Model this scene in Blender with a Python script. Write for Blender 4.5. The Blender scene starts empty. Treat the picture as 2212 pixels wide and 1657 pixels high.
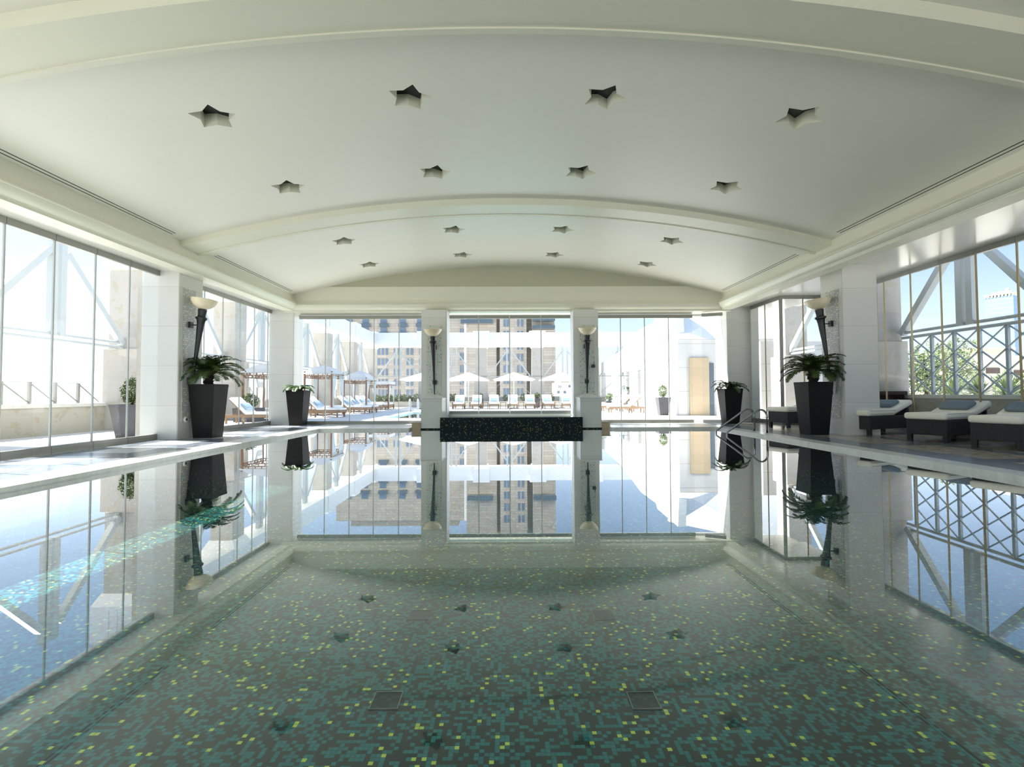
import bpy, bmesh, math, random
from mathutils import Vector, Matrix, noise
random.seed(7)
S = bpy.context.scene
COL = S.collection
PI = math.pi

# ------------------------------------------------------------------ camera
F = 1080.0
TY, VX, HY, ROLL = 34.0, 1098.0, 850.0, 0.004
tilt = math.atan(TY / F)
yaw = math.atan((VX - 1106.0) / F)
PCX, PCY = 1106.0, HY - TY
fw = Vector((-math.sin(yaw) * math.cos(tilt), math.cos(yaw) * math.cos(tilt), math.sin(tilt)))
rt = fw.cross(Vector((0, 0, 1))).normalized()
up = rt.cross(fw)
r2 = rt * math.cos(ROLL) - up * math.sin(ROLL)
u2 = rt * math.sin(ROLL) + up * math.cos(ROLL)
cam = bpy.data.cameras.new('camera')
camo = bpy.data.objects.new('camera', cam)
COL.objects.link(camo)
M = Matrix((( r2.x, u2.x, -fw.x, 0), (r2.y, u2.y, -fw.y, 0), (r2.z, u2.z, -fw.z, 1.0), (0, 0, 0, 1)))
camo.matrix_world = M
cam.sensor_width = 36
cam.lens = F / 2212 * 36
cam.shift_y = -(828.5 - PCY) / 2212
cam.clip_start = 0.05
cam.clip_end = 3000
S.camera = camo

def P(x, y, Y):
    """world point at depth Y seen at photo pixel x, y"""
    d = r2 * (x - PCX) / F - u2 * (y - PCY) / F + fw
    return Vector((0, 0, 1)) + d * (Y / d.y)

# ------------------------------------------------------------------ world, sun, exposure
W = bpy.data.worlds.new('world')
S.world = W
W.use_nodes = True
nt = W.node_tree
nt.nodes.clear()
o_ = nt.nodes.new('ShaderNodeOutputWorld')
bg = nt.nodes.new('ShaderNodeBackground')
tc = nt.nodes.new('ShaderNodeTexCoord')
sp = nt.nodes.new('ShaderNodeSeparateXYZ')
mr = nt.nodes.new('ShaderNodeMapRange')
cr = nt.nodes.new('ShaderNodeValToRGB')
nt.links.new(tc.outputs['Generated'], sp.inputs[0])
nt.links.new(sp.outputs['Z'], mr.inputs[0])
mr.inputs[1].default_value = -0.2
mr.inputs[2].default_value = 0.8
nt.links.new(mr.outputs[0], cr.inputs[0])
e = cr.color_ramp.elements
e[0].position = 0.0; e[0].color = (0.80, 0.82, 0.84, 1)
e[1].position = 1.0; e[1].color = (0.30, 0.45, 0.72, 1)
for p_, c_ in ((0.19, (0.88, 0.92, 0.96)), (0.25, (0.86, 0.93, 1.0)), (0.31, (0.74, 0.85, 0.98)), (0.40, (0.50, 0.64, 0.84)), (0.55, (0.38, 0.53, 0.77))):
    k = e.new(p_); k.color = c_ + (1,)
# the sky is brighter on the sun's side (left) and a clearer blue away from it
mx_ = nt.nodes.new('ShaderNodeMapRange'); mx_.inputs[1].default_value = -0.75; mx_.inputs[2].default_value = 0.10
nt.links.new(sp.outputs['X'], mx_.inputs[0])
tm = nt.nodes.new('ShaderNodeMix'); tm.data_type = 'RGBA'
tm.inputs['A'].default_value = (1.0, 1.0, 1.0, 1); tm.inputs['B'].default_value = (0.58, 0.62, 0.67, 1)
nt.links.new(mx_.outputs[0], tm.inputs['Factor'])
ml = nt.nodes.new('ShaderNodeMix'); ml.data_type = 'RGBA'; ml.blend_type = 'MULTIPLY'; ml.inputs['Factor'].default_value = 1.0
nt.links.new(cr.outputs[0], ml.inputs['A']); nt.links.new(tm.outputs['Result'], ml.inputs['B'])
nt.links.new(ml.outputs['Result'], bg.inputs[0])
bg.inputs[1].default_value = 0.90
nt.links.new(bg.outputs[0], o_.inputs[0])

sun = bpy.data.lights.new('sun', 'SUN')
suno = bpy.data.objects.new('sun', sun)
COL.objects.link(suno)
suno.rotation_euler = Vector((1, -0.31, -1.18)).to_track_quat('-Z', 'Y').to_euler()
suno.location = (-20, 10, 25)
sun.energy = 8.5
sun.angle = math.radians(0.55)
sun.color = (1.0, 0.965, 0.90)

S.view_settings.view_transform = 'Standard'
S.view_settings.look = 'None'
S.view_settings.gamma = 1
S.view_settings.use_curve_mapping = False
S.view_settings.exposure = 1.28
S.cycles.use_denoising = True
S.cycles.max_bounces = 10
S.cycles.diffuse_bounces = 5
S.cycles.glossy_bounces = 5
S.cycles.transparent_max_bounces = 24
S.cycles.sample_clamp_indirect = 6

# ------------------------------------------------------------------ materials
def nmat(name):
    m = bpy.data.materials.new(name); m.use_nodes = True
    return m, m.node_tree, m.node_tree.nodes['Principled BSDF']

def N(t, kind, **kw):
    n = t.nodes.new('ShaderNode' + kind)
    for k, v in kw.items():
        setattr(n, k, v)
    return n

def mth(t, op, a, b=None, c=None):
    n = t.nodes.new('ShaderNodeMath'); n.operation = op
    for i, v in enumerate((a, b, c)):
        if v is None: continue
        if isinstance(v, (int, float)): n.inputs[i].default_value = v
        else: t.links.new(v, n.inputs[i])
    return n.outputs[0]

def mixc(t, fac, a, b):
    n = t.nodes.new('ShaderNodeMix'); n.data_type = 'RGBA'
    for s, v in ((n.inputs['Factor'], fac), (n.inputs['A'], a), (n.inputs['B'], b)):
        if isinstance(v, (int, float)): s.default_value = v
        elif isinstance(v, tuple): s.default_value = v if len(v) == 4 else v + (1,)
        else: t.links.new(v, s)
    return n.outputs['Result']

def plain(name, col, rough=0.5, metal=0.0, noise_amt=0.06, scale=6.0, bump=0.0, spec=None, emis=None, emis_s=0):
    m, t, b = nmat(name)
    b.inputs['Roughness'].default_value = rough
    b.inputs['Metallic'].default_value = metal
    if spec is not None: b.inputs['Specular IOR Level'].default_value = spec
    tcn = N(t, 'TexCoord'); nz = N(t, 'TexNoise')
    nz.inputs['Scale'].default_value = scale; nz.inputs['Detail'].default_value = 4
    t.links.new(tcn.outputs['Object'], nz.inputs['Vector'])
    lo = tuple(max(0, c * (1 - noise_amt)) for c in col); hi = tuple(min(1, c * (1 + noise_amt)) for c in col)
    t.links.new(mixc(t, nz.outputs['Fac'], lo, hi), b.inputs['Base Color'])
    if bump:
        bp = N(t, 'Bump'); bp.inputs['Strength'].default_value = bump
        t.links.new(nz.outputs['Fac'], bp.inputs['Height']); t.links.new(bp.outputs[0], b.inputs['Normal'])
    if emis:
        b.inputs['Emission Color'].default_value = emis + (1,); b.inputs['Emission Strength'].default_value = emis_s
    return m

def panels(name, col, hz, wx, off=(0, 0, 0), joint=(0.45, 0.42, 0.36), jw=0.006, rough=0.35, var=0.06, nscale=2.5, blotch=None):
    """stone cladding: horizontal joints every hz, vertical joints every wx (in x or y)"""
    m, t, b = nmat(name)
    b.inputs['Roughness'].default_value = rough
    tcn = N(t, 'TexCoord'); s = N(t, 'SeparateXYZ'); t.links.new(tcn.outputs['Object'], s.inputs[0])
    g = N(t, 'NewGeometry'); sn = N(t, 'SeparateXYZ'); t.links.new(g.outputs['True Normal'], sn.inputs[0])
    zz = mth(t, 'DIVIDE', mth(t, 'ADD', s.outputs['Z'], off[2]), hz)
    jz = mth(t, 'LESS_THAN', mth(t, 'FRACT', zz), jw / hz)
    isx = mth(t, 'GREATER_THAN', mth(t, 'ABSOLUTE', sn.outputs['X']), 0.6)
    hcoord = mth(t, 'ADD', mth(t, 'MULTIPLY', isx, mth(t, 'ADD', s.outputs['Y'], off[1])),
                 mth(t, 'MULTIPLY', mth(t, 'SUBTRACT', 1.0, isx), mth(t, 'ADD', s.outputs['X'], off[0])))
    row = mth(t, 'FLOOR', zz)
    hh = mth(t, 'DIVIDE', hcoord, wx)
    jx = mth(t, 'LESS_THAN', mth(t, 'FRACT', hh), jw / wx)
    isz = mth(t, 'LESS_THAN', mth(t, 'ABSOLUTE', sn.outputs['Z']), 0.6)
    j = mth(t, 'MULTIPLY', mth(t, 'MAXIMUM', jz, jx), isz)
    wn = N(t, 'TexWhiteNoise'); wn.noise_dimensions = '3D'
    cb = N(t, 'CombineXYZ')
    t.links.new(mth(t, 'FLOOR', hh), cb.inputs[0]); t.links.new(row, cb.inputs[1])
    t.links.new(cb.outputs[0], wn.inputs['Vector'])
    nz = N(t, 'TexNoise'); nz.inputs['Scale'].default_value = nscale; nz.inputs['Detail'].default_value = 6
    t.links.new(tcn.outputs['Object'], nz.inputs['Vector'])
    f = mth(t, 'ADD', mth(t, 'MULTIPLY', wn.outputs['Value'], 0.5), mth(t, 'MULTIPLY', nz.outputs['Fac'], 0.5))
    lo = tuple(c * (1 - var) for c in col); hi = tuple(min(1, c * (1 + var)) for c in col)
    c1 = mixc(t, f, lo, hi)
    if blotch:
        n2 = N(t, 'TexNoise'); n2.inputs['Scale'].default_value = 5; n2.inputs['Detail'].default_value = 8
        t.links.new(tcn.outputs['Object'], n2.inputs['Vector'])
        k = mth(t, 'MULTIPLY', mth(t, 'GREATER_THAN', n2.outputs['Fac'], 0.58), 0.55)
        c1 = mixc(t, k, c1, blotch)
    t.links.new(mixc(t, j, c1, joint), b.inputs['Base Color'])
    return m

def glass_mat(name, tint=(0.93, 0.96, 0.96), ior=1.5, k=0.6, pw=5.0, gain=1.0):
    m, t, b = nmat(name); t.nodes.remove(b)
    out = t.nodes['Material Output']
    fr = N(t, 'LayerWeight'); fr.inputs['Blend'].default_value = 0.5
    f0 = ((ior - 1) / (ior + 1)) ** 2
    fac = mth(t, 'ADD', f0, mth(t, 'MULTIPLY', mth(t, 'POWER', fr.outputs['Facing'], pw), (1 - f0) * gain))
    fac = mth(t, 'MINIMUM', fac, 0.98)
    tr = N(t, 'BsdfTransparent'); tr.inputs[0].default_value = tint + (1,)
    gl = N(t, 'BsdfGlossy'); gl.inputs['Roughness'].default_value = 0.0
    gl.inputs[0].default_value = (k, k, k, 1)
    mx = N(t, 'MixShader')
    t.links.new(fac, mx.inputs[0]); t.links.new(tr.outputs[0], mx.inputs[1]); t.links.new(gl.outputs[0], mx.inputs[2])
    t.links.new(mx.outputs[0], out.inputs[0])
    return m

def water_mat(name, tint=(0.80, 0.94, 0.93), ior=1.33, bump=0.02, scale=1.2, stretch=1.0):
    m = glass_mat(name, tint, ior, 1.0, 4.6, 1.7)
    t = m.node_tree
    tcn = N(t, 'TexCoord'); mp = N(t, 'Mapping'); mp.inputs['Scale'].default_value = (1, stretch, 1)
    nz = N(t, 'TexNoise'); nz.inputs['Scale'].default_value = scale; nz.inputs['Detail'].default_value = 2
    nz.inputs['Roughness'].default_value = 0.4
    t.links.new(tcn.outputs['Object'], mp.inputs[0]); t.links.new(mp.outputs[0], nz.inputs['Vector'])
    bp = N(t, 'Bump'); bp.inputs['Strength'].default_value = 1.0; bp.inputs['Distance'].default_value = bump
    t.links.new(nz.outputs['Fac'], bp.inputs['Height'])
    for n in t.nodes:
        if n.bl_idname in ('ShaderNodeLayerWeight', 'ShaderNodeBsdfGlossy'):
            t.links.new(bp.outputs[0], n.inputs['Normal'])
    return m

def mosaic(name, size=0.0245, dark=(0.026, 0.030, 0.025), teal=(0.027, 0.205, 0.215), yel=(0.80, 0.82, 0.14), p_dark=0.51, p_yel=0.963, rough=0.3, spec=0.5):
    # spec: gloss of the tile glaze
    m, t, b = nmat(name)
    b.inputs['Roughness'].default_value = rough; b.inputs['Specular IOR Level'].default_value = spec
    tcn = N(t, 'TexCoord')
    vm = N(t, 'VectorMath'); vm.operation = 'SCALE'; vm.inputs['Scale'].default_value = 1 / size
    t.links.new(tcn.outputs['Object'], vm.inputs[0])
    va = N(t, 'VectorMath'); va.operation = 'ADD'; va.inputs[1].default_value = (0.013, 0.017, 0.511)
    t.links.new(vm.outputs[0], va.inputs[0])
    vf = N(t, 'VectorMath'); vf.operation = 'FLOOR'; t.links.new(va.outputs[0], vf.inputs[0])
    wn = N(t, 'TexWhiteNoise'); wn.noise_dimensions = '3D'; t.links.new(vf.outputs[0], wn.inputs['Vector'])
    vf2 = N(t, 'VectorMath'); vf2.operation = 'ADD'; vf2.inputs[1].default_value = (71.3, 13.7, 5.1); t.links.new(vf.outputs[0], vf2.inputs[0])
    w2 = N(t, 'TexWhiteNoise'); w2.noise_dimensions = '3D'; t.links.new(vf2.outputs[0], w2.inputs['Vector'])
    # clustered rows of teal: add a coarser noise over cells
    cl = N(t, 'TexNoise'); cl.inputs['Scale'].default_value = 0.33; cl.inputs['Detail'].default_value = 1
    t.links.new(vf.outputs[0], cl.inputs['Vector'])
    val = mth(t, 'ADD', mth(t, 'MULTIPLY', wn.outputs['Value'], 0.92), mth(t, 'MULTIPLY', cl.outputs['Fac'], 0.08))
    isteal = mth(t, 'GREATER_THAN', val, p_dark)
    isyel = mth(t, 'GREATER_THAN', w2.outputs['Value'], p_yel)
    fr = N(t, 'VectorMath'); fr.operation = 'FRACTION'; t.links.new(va.outputs[0], fr.inputs[0])
    s = N(t, 'SeparateXYZ'); t.links.new(fr.outputs[0], s.inputs[0])
    g = N(t, 'NewGeometry'); sn = N(t, 'SeparateXYZ'); t.links.new(g.outputs['True Normal'], sn.inputs[0])
    js = []
    for ax in 'XYZ':
        on = mth(t, 'LESS_THAN', mth(t, 'ABSOLUTE', sn.outputs[ax]), 0.6)
        js.append(mth(t, 'MULTIPLY', on, mth(t, 'LESS_THAN', s.outputs[ax], 0.11)))
    j = mth(t, 'MAXIMUM', mth(t, 'MAXIMUM', js[0], js[1]), js[2])
    w3 = mth(t, 'ADD', mth(t, 'MULTIPLY', w2.outputs['Value'], 0.35), 0.8)
    tealv = N(t, 'VectorMath'); tealv.operation = 'SCALE'; tealv.inputs[0].default_value = teal
    t.links.new(w3, tealv.inputs['Scale'])
    c = mixc(t, isteal, dark, tealv.outputs[0])
    c = mixc(t, isyel, c, yel)
    c = mixc(t, mth(t, 'MULTIPLY', j, 0.75), c, tuple(x * 0.8 for x in dark))
    t.links.new(c, b.inputs['Base Color'])
    return m

def floor_mat(name):
    """pale stone paving with grey-blue bands parallel to the pool"""
    m, t, b = nmat(name)
    b.inputs['Roughness'].default_value = 0.22
    tcn = N(t, 'TexCoord'); s = N(t, 'SeparateXYZ'); t.links.new(tcn.outputs['Object'], s.inputs[0])
    x, y = s.outputs['X'], s.outputs['Y']
    nz = N(t, 'TexNoise'); nz.inputs['Scale'].default_value = 9; nz.inputs['Detail'].default_value = 10; nz.inputs['Roughness'].default_value = 0.7
    t.links.new(tcn.outputs['Object'], nz.inputs['Vector'])
    r_ = N(t, 'ValToRGB'); t.links.new(nz.outputs['Fac'], r_.inputs[0])
    r_.color_ramp.elements[0].position = 0.35; r_.color_ramp.elements[0].color = (0.26, 0.215, 0.155, 1)
    r_.color_ramp.elements[1].position = 0.65; r_.color_ramp.elements[1].color = (0.46, 0.41, 0.32, 1)
    g_ = N(t, 'ValToRGB'); t.links.new(nz.outputs['Fac'], g_.inputs[0])
    g_.color_ramp.elements[0].position = 0.38; g_.color_ramp.elements[0].color = (0.085, 0.10, 0.125, 1)
    g_.color_ramp.elements[1].position = 0.66; g_.color_ramp.elements[1].color = (0.24, 0.265, 0.30, 1)
    w_ = N(t, 'ValToRGB'); t.links.new(nz.outputs['Fac'], w_.inputs[0])
    w_.color_ramp.elements[0].position = 0.3; w_.color_ramp.elements[0].color = (0.60, 0.595, 0.56, 1)
    w_.color_ramp.elements[1].position = 0.7; w_.color_ramp.elements[1].color = (0.76, 0.75, 0.70, 1)
    def band(v, a, b2):
        return mth(t, 'MULTIPLY', mth(t, 'GREATER_THAN', v, a), mth(t, 'LESS_THAN', v, b2))
    dark = mth(t, 'MAXIMUM', band(x, 6.05, 6.62), band(x, 7.55, 7.85))
    dark = mth(t, 'MAXIMUM', dark, mth(t, 'MULTIPLY', mth(t, 'LESS_THAN', mth(t, 'FRACT', mth(t, 'DIVIDE', y, 2.2)), 0.16), mth(t, 'GREATER_THAN', x, 6.62)))
    left = mth(t, 'LESS_THAN', x, -5.0)  # left field whitened: glare of the sunlit deck put into the stone colour
    dark = mth(t, 'MAXIMUM', dark, mth(t, 'MAXIMUM', band(x, -6.15, -5.65), band(x, -7.3, -6.95)))
    dark = mth(t, 'MAXIMUM', dark, mth(t, 'MULTIPLY', mth(t, 'LESS_THAN', mth(t, 'FRACT', mth(t, 'DIVIDE', y, 1.3)), 0.3), band(x, -7.0, -6.15)))
    cop = mth(t, 'MAXIMUM', band(x, 5.0, 6.05), band(x, -5.65, 5.0))
    c = mixc(t, dark, mixc(t, left, r_.outputs[0], w_.outputs[0]), g_.outputs[0])
    c = mixc(t, cop, c, w_.outputs[0])
    t.links.new(c, b.inputs['Base Color'])
    return m

def weave(name, col):
    m, t, b = nmat(name)
    b.inputs['Roughness'].default_value = 0.55
    tcn = N(t, 'TexCoord')
    wv = N(t, 'TexWave'); wv.inputs['Scale'].default_value = 28; wv.wave_type = 'BANDS'; wv.bands_direction = 'X'
    w2 = N(t, 'TexWave'); w2.inputs['Scale'].default_value = 28; w2.bands_direction = 'Y'
    mp = N(t, 'Mapping'); mp.inputs['Rotation'].default_value = (0.0, 0.0, 0.0)
    t.links.new(tcn.outputs['Object'], wv.inputs[0]); t.links.new(tcn.outputs['Object'], w2.inputs[0])
    h = mth(t, 'ADD', wv.outputs['Fac'], w2.outputs['Fac'])
    bp = N(t, 'Bump'); bp.inputs['Strength'].default_value = 0.5; bp.inputs['Distance'].default_value = 0.01
    t.links.new(h, bp.inputs['Height']); t.links.new(bp.outputs[0], b.inputs['Normal'])
    t.links.new(mixc(t, mth(t, 'MULTIPLY', h, 0.5), tuple(c * 0.5 for c in col), tuple(c * 1.3 for c in col)), b.inputs['Base Color'])
    return m

def leaf_mat(name, c1, c2):
    m, t, b = nmat(name)
    b.inputs['Roughness'].default_value = 0.4
    tcn = N(t, 'TexCoord'); nz = N(t, 'TexNoise'); nz.inputs['Scale'].default_value = 7
    t.links.new(tcn.outputs['Object'], nz.inputs['Vector'])
    t.links.new(mixc(t, nz.outputs['Fac'], c1, c2), b.inputs['Base Color'])
    return m

def dots_mat(name, base, bright, dark, thr=0.72):
    """stone panel set with small square mosaic chips scattered over a grid"""
    m, t, b = nmat(name)
    b.inputs['Roughness'].default_value = 0.3
    tcn = N(t, 'TexCoord'); vm = N(t, 'VectorMath'); vm.operation = 'SCALE'; vm.inputs['Scale'].default_value = 1 / 0.045
    t.links.new(tcn.outputs['Object'], vm.inputs[0])
    va = N(t, 'VectorMath'); va.operation = 'ADD'; va.inputs[1].default_value = (0.37, 0.41, 0.27); t.links.new(vm.outputs[0], va.inputs[0])
    g = N(t, 'NewGeometry'); sn = N(t, 'SeparateXYZ'); t.links.new(g.outputs['True Normal'], sn.inputs[0])
    vf = N(t, 'VectorMath'); vf.operation = 'FLOOR'; t.links.new(va.outputs[0], vf.inputs[0])
    fr = N(t, 'VectorMath'); fr.operation = 'FRACTION'; t.links.new(va.outputs[0], fr.inputs[0])
    s = N(t, 'SeparateXYZ'); t.links.new(fr.outputs[0], s.inputs[0])
    wn = N(t, 'TexWhiteNoise'); t.links.new(vf.outputs[0], wn.inputs['Vector'])
    k = mth(t, 'GREATER_THAN', wn.outputs['Value'], thr)
    for ax in 'XYZ':
        off = mth(t, 'GREATER_THAN', mth(t, 'ABSOLUTE', sn.outputs[ax]), 0.6)
        on = mth(t, 'LESS_THAN', mth(t, 'ABSOLUTE', mth(t, 'SUBTRACT', s.outputs[ax], 0.5)), 0.26)
        k = mth(t, 'MULTIPLY', k, mth(t, 'MAXIMUM', off, on))
    which = mth(t, 'GREATER_THAN', wn.outputs['Value'], 0.5 + thr / 2)
    c = mixc(t, k, base, mixc(t, which, dark, bright))
    t.links.new(c, b.inputs['Base Color'])
    return m

MT = {}
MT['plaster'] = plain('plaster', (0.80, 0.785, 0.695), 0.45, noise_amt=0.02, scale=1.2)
MT['plaster_trim'] = plain('plaster_trim', (0.74, 0.73, 0.60), 0.4, noise_amt=0.02, scale=2)  # yellower than the vault: shaded tone of the rib faces put into the colour
MT['soffit'] = plain('satin_soffit', (0.72, 0.71, 0.65), 0.18, noise_amt=0.02, scale=1)
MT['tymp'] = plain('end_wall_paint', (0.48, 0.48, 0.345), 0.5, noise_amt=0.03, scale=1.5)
MT['pillar'] = panels('limestone_cladding', (0.66, 0.655, 0.62), 0.84, 50.0, off=(20, 20, 0.07), rough=0.28, var=0.07)
MT['outstone'] = panels('outdoor_limestone', (0.44, 0.41, 0.37), 0.85, 1.7, off=(40.3, 40.6, 0.3), rough=0.7, var=0.10, blotch=(0.40, 0.35, 0.25))
MT['parapet'] = panels('parapet_stone', (0.45, 0.42, 0.35), 3.0, 2.4, off=(40.3, 40.6, 1.3), rough=0.7, var=0.10, blotch=(0.38, 0.33, 0.22))
MT['capstone'] = plain('capstone', (0.66, 0.64, 0.58), 0.6, noise_amt=0.1, scale=5)
MT['whitewall'] = panels('white_render_panels', (0.56, 0.555, 0.545), 1.05, 2.2, off=(50, 50, 0.0), joint=(0.36, 0.355, 0.345), jw=0.02, rough=0.6, var=0.02)
MT['white'] = plain('white_paint', (0.74, 0.75, 0.76), 0.5, noise_amt=0.02)
MT['tan'] = panels('tan_stone', (0.46, 0.37, 0.25), 0.42, 30, off=(50, 50, 0.0), joint=(0.42, 0.33, 0.22), rough=0.6, var=0.12)
MT['paving'] = plain('terrace_paving', (0.62, 0.61, 0.59), 0.6, noise_amt=0.15, scale=1.2)
MT['floor'] = floor_mat('pool_deck_stone')
MT['mosaic'] = mosaic('pool_mosaic')
MT['mosaic_dark'] = mosaic('dark_mosaic', size=0.02, spec=0.12, dark=(0.008, 0.013, 0.016), teal=(0.010, 0.026, 0.033), yel=(0.32, 0.24, 0.06), p_dark=0.5, p_yel=0.955, rough=0.5)
MT['hatch'] = mosaic('hatch_mosaic', dark=(0.004, 0.006, 0.006), teal=(0.008, 0.045, 0.05), yel=(0.5, 0.52, 0.1), p_dark=0.6)
MT['water'] = water_mat('pool_water_surface', bump=0.0024, scale=2.2)
MT['water2'] = water_mat('outdoor_pool_water', tint=(0.55, 0.9, 0.92), ior=1.33, bump=0.02, scale=5)
MT['water3'] = water_mat('fountain_water', tint=(0.8, 0.95, 0.88), ior=1.33, bump=0.004, scale=6)
MT['aqua'] = plain('aqua_pool_tile', (0.30, 0.62, 0.62), 0.4)
MT['glass'] = glass_mat('window_glass')
MT['rail'] = plain('grey_aluminium', (0.30, 0.30, 0.27), 0.35, metal=0.4, noise_amt=0.03)
MT['seal'] = plain('pane_edge_seal', (0.50, 0.52, 0.50), 0.3, noise_amt=0.03)
MT['sealb'] = plain('brass_pane_edge', (0.45, 0.36, 0.20), 0.35, metal=0.5, noise_amt=0.05)
MT['black'] = plain('black_iron', (0.014, 0.015, 0.017), 0.35, noise_amt=0.2, scale=20)
MT['alabaster'] = plain('alabaster', (0.80, 0.70, 0.50), 0.35, noise_amt=0.08, scale=14)
MT['planter'] = plain('dark_brown_planter', (0.010, 0.009, 0.009), 0.55, spec=0.2, noise_amt=0.2, scale=14)
MT['greyplanter'] = plain('grey_planter', (0.085, 0.08, 0.087), 0.6, noise_amt=0.08, scale=8)
MT['soil'] = plain('soil', (0.03, 0.022, 0.015), 0.9, noise_amt=0.5, scale=30)
MT['trunk'] = plain('shaggy_trunk', (0.035, 0.022, 0.014), 0.9, noise_amt=0.6, scale=40, bump=0.6)
MT['cycad'] = leaf_mat('cycad_leaf', (0.012, 0.035, 0.010), (0.075, 0.12, 0.018))
MT['cycad2'] = leaf_mat('young_cycad_leaf', (0.04, 0.09, 0.03), (0.14, 0.22, 0.06))
MT['bush'] = leaf_mat('shrub_leaf', (0.03, 0.07, 0.015), (0.16, 0.20, 0.05))
MT['bush2'] = leaf_mat('light_shrub_leaf', (0.10, 0.15, 0.06), (0.30, 0.35, 0.18))
MT['agave'] = leaf_mat('spiky_leaf', (0.12, 0.18, 0.09), (0.34, 0.40, 0.20))
MT['flower'] = plain('orange_flower', (0.75, 0.14, 0.04), 0.6)
MT['steel'] = plain('polished_steel', (0.24, 0.24, 0.23), 0.12, metal=1.0, noise_amt=0.03)
MT['truss'] = plain('white_painted_steel', (0.45, 0.48, 0.49), 0.45, noise_amt=0.04)
MT['lattice'] = plain('pale_blue_steel', (0.36, 0.42, 0.46), 0.45, noise_amt=0.04)
MT['wicker'] = weave('black_wicker', (0.022, 0.021, 0.023))
MT['cream'] = plain('cream_cushion', (0.84, 0.81, 0.70), 0.85, noise_amt=0.05, scale=10, bump=0.1)
MT['piping'] = plain('tan_piping', (0.33, 0.27, 0.18), 0.8)
MT['bluegrey'] = plain('blue_grey_fabric', (0.16, 0.20, 0.235), 0.85, noise_amt=0.15, scale=30, bump=0.1)
MT['skyblue'] = plain('light_blue_fabric', (0.36, 0.48, 0.58), 0.85, noise_amt=0.08)
MT['teak'] = plain('teak', (0.28, 0.175, 0.10), 0.55, noise_amt=0.25, scale=12)
MT['teakdark'] = plain('dark_teak', (0.20, 0.10, 0.05), 0.55, noise_amt=0.25, scale=12)
def cloth(name, col, k=0.4):
    m, t, b = nmat(name); b.inputs['Roughness'].default_value = 0.9; b.inputs['Base Color'].default_value = col + (1,)
    tl = N(t, 'BsdfTranslucent'); tl.inputs[0].default_value = col + (1,)
    mx = N(t, 'MixShader'); mx.inputs[0].default_value = k
    t.links.new(b.outputs[0], mx.inputs[1]); t.links.new(tl.outputs[0], mx.inputs[2]); t.links.new(mx.outputs[0], t.nodes['Material Output'].inputs[0])
    return m
MT['canvas'] = cloth('white_canvas', (0.86, 0.85, 0.83))
MT['curtain'] = cloth('white_curtain', (0.76, 0.79, 0.80))
MT['mattress_white'] = plain('white_mattress', (0.84, 0.83, 0.81), 0.85, noise_amt=0.02)
MT['hotel'] = panels('hotel_stone', (0.36, 0.325, 0.285), 0.75, 2.6, off=(500, 500, 0.0), joint=(0.22, 0.20, 0.175), jw=0.07, rough=0.8, var=0.22, nscale=0.8)
MT['hotelglass'] = plain('hotel_window_glass', (0.10, 0.15, 0.22), 0.08, noise_amt=0.3, scale=0.3, spec=0.9)
MT['hoteldark'] = plain('dark_balcony_glass', (0.07, 0.10, 0.13), 0.15, noise_amt=0.2, scale=0.3)
MT['tower'] = panels('blue_curtain_wall', (0.17, 0.27, 0.40), 3.8, 2.2, off=(5000, 5000, 50), joint=(0.24, 0.34, 0.46), jw=0.35, rough=0.3, var=0.05)
MT['city'] = plain('cream_city_stone', (0.60, 0.54, 0.46), 0.8, noise_amt=0.12, scale=0.05)
MT['citydark'] = plain('shaded_opening', (0.10, 0.07, 0.06), 0.8)
MT['brown'] = plain('brown_wicker', (0.06, 0.025, 0.018), 0.7, noise_amt=0.3, scale=30)
MT['star'] = plain('dark_star_glass', (0.016, 0.022, 0.028), 0.25, noise_amt=0.1)
MT['slot'] = plain('dark_air_slot', (0.02, 0.02, 0.02), 0.6)
MT['plastic'] = plain('white_plastic', (0.75, 0.76, 0.75), 0.3)
MT['dots'] = dots_mat('mosaic_chip_panel', (0.44, 0.45, 0.45), (0.98, 0.86, 0.45), (0.95, 0.93, 0.85), 0.66)
MT['dots2'] = dots_mat('mosaic_chip_panel_end', (0.56, 0.60, 0.56), (0.50, 0.42, 0.12), (0.10, 0.12, 0.11), 0.72)
MT['drain'] = plain('dark_drain_grille', (0.01, 0.014, 0.014), 0.5)
MT['ground'] = plain('distant_ground', (0.74, 0.71, 0.64), 0.9, noise_amt=0.15, scale=0.02)

# ------------------------------------------------------------------ helpers
def BM(): return bmesh.new()

def box(bm, x0, x1, y0, y1, z0, z1):
    v = [bm.verts.new((x, y, z)) for x in (x0, x1) for y in (y0, y1) for z in (z0, z1)]
    for f in ((0, 1, 3, 2), (4, 6, 7, 5), (0, 4, 5, 1), (2, 3, 7, 6), (0, 2, 6, 4), (1, 5, 7, 3)):
        bm.faces.new([v[i] for i in f])
    return v

def bevbox(bm, x0, x1, y0, y1, z0, z1, r=0.01, seg=2):
    b2 = BM(); box(b2, x0, x1, y0, y1, z0, z1)
    bmesh.ops.recalc_face_normals(b2, faces=b2.faces)
    bmesh.ops.bevel(b2, geom=b2.edges[:], offset=r, segments=seg, profile=0.5, affect='EDGES')
    join(bm, b2)

def join(bm, b2, mat=None):
    if mat is not None: bmesh.ops.transform(b2, matrix=mat, verts=b2.verts)
    m = {}
    for v in b2.verts: m[v] = bm.verts.new(v.co)
    for f in b2.faces:
        try: bm.faces.new([m[v] for v in f.verts])
        except ValueError: pass
    b2.free()

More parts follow.
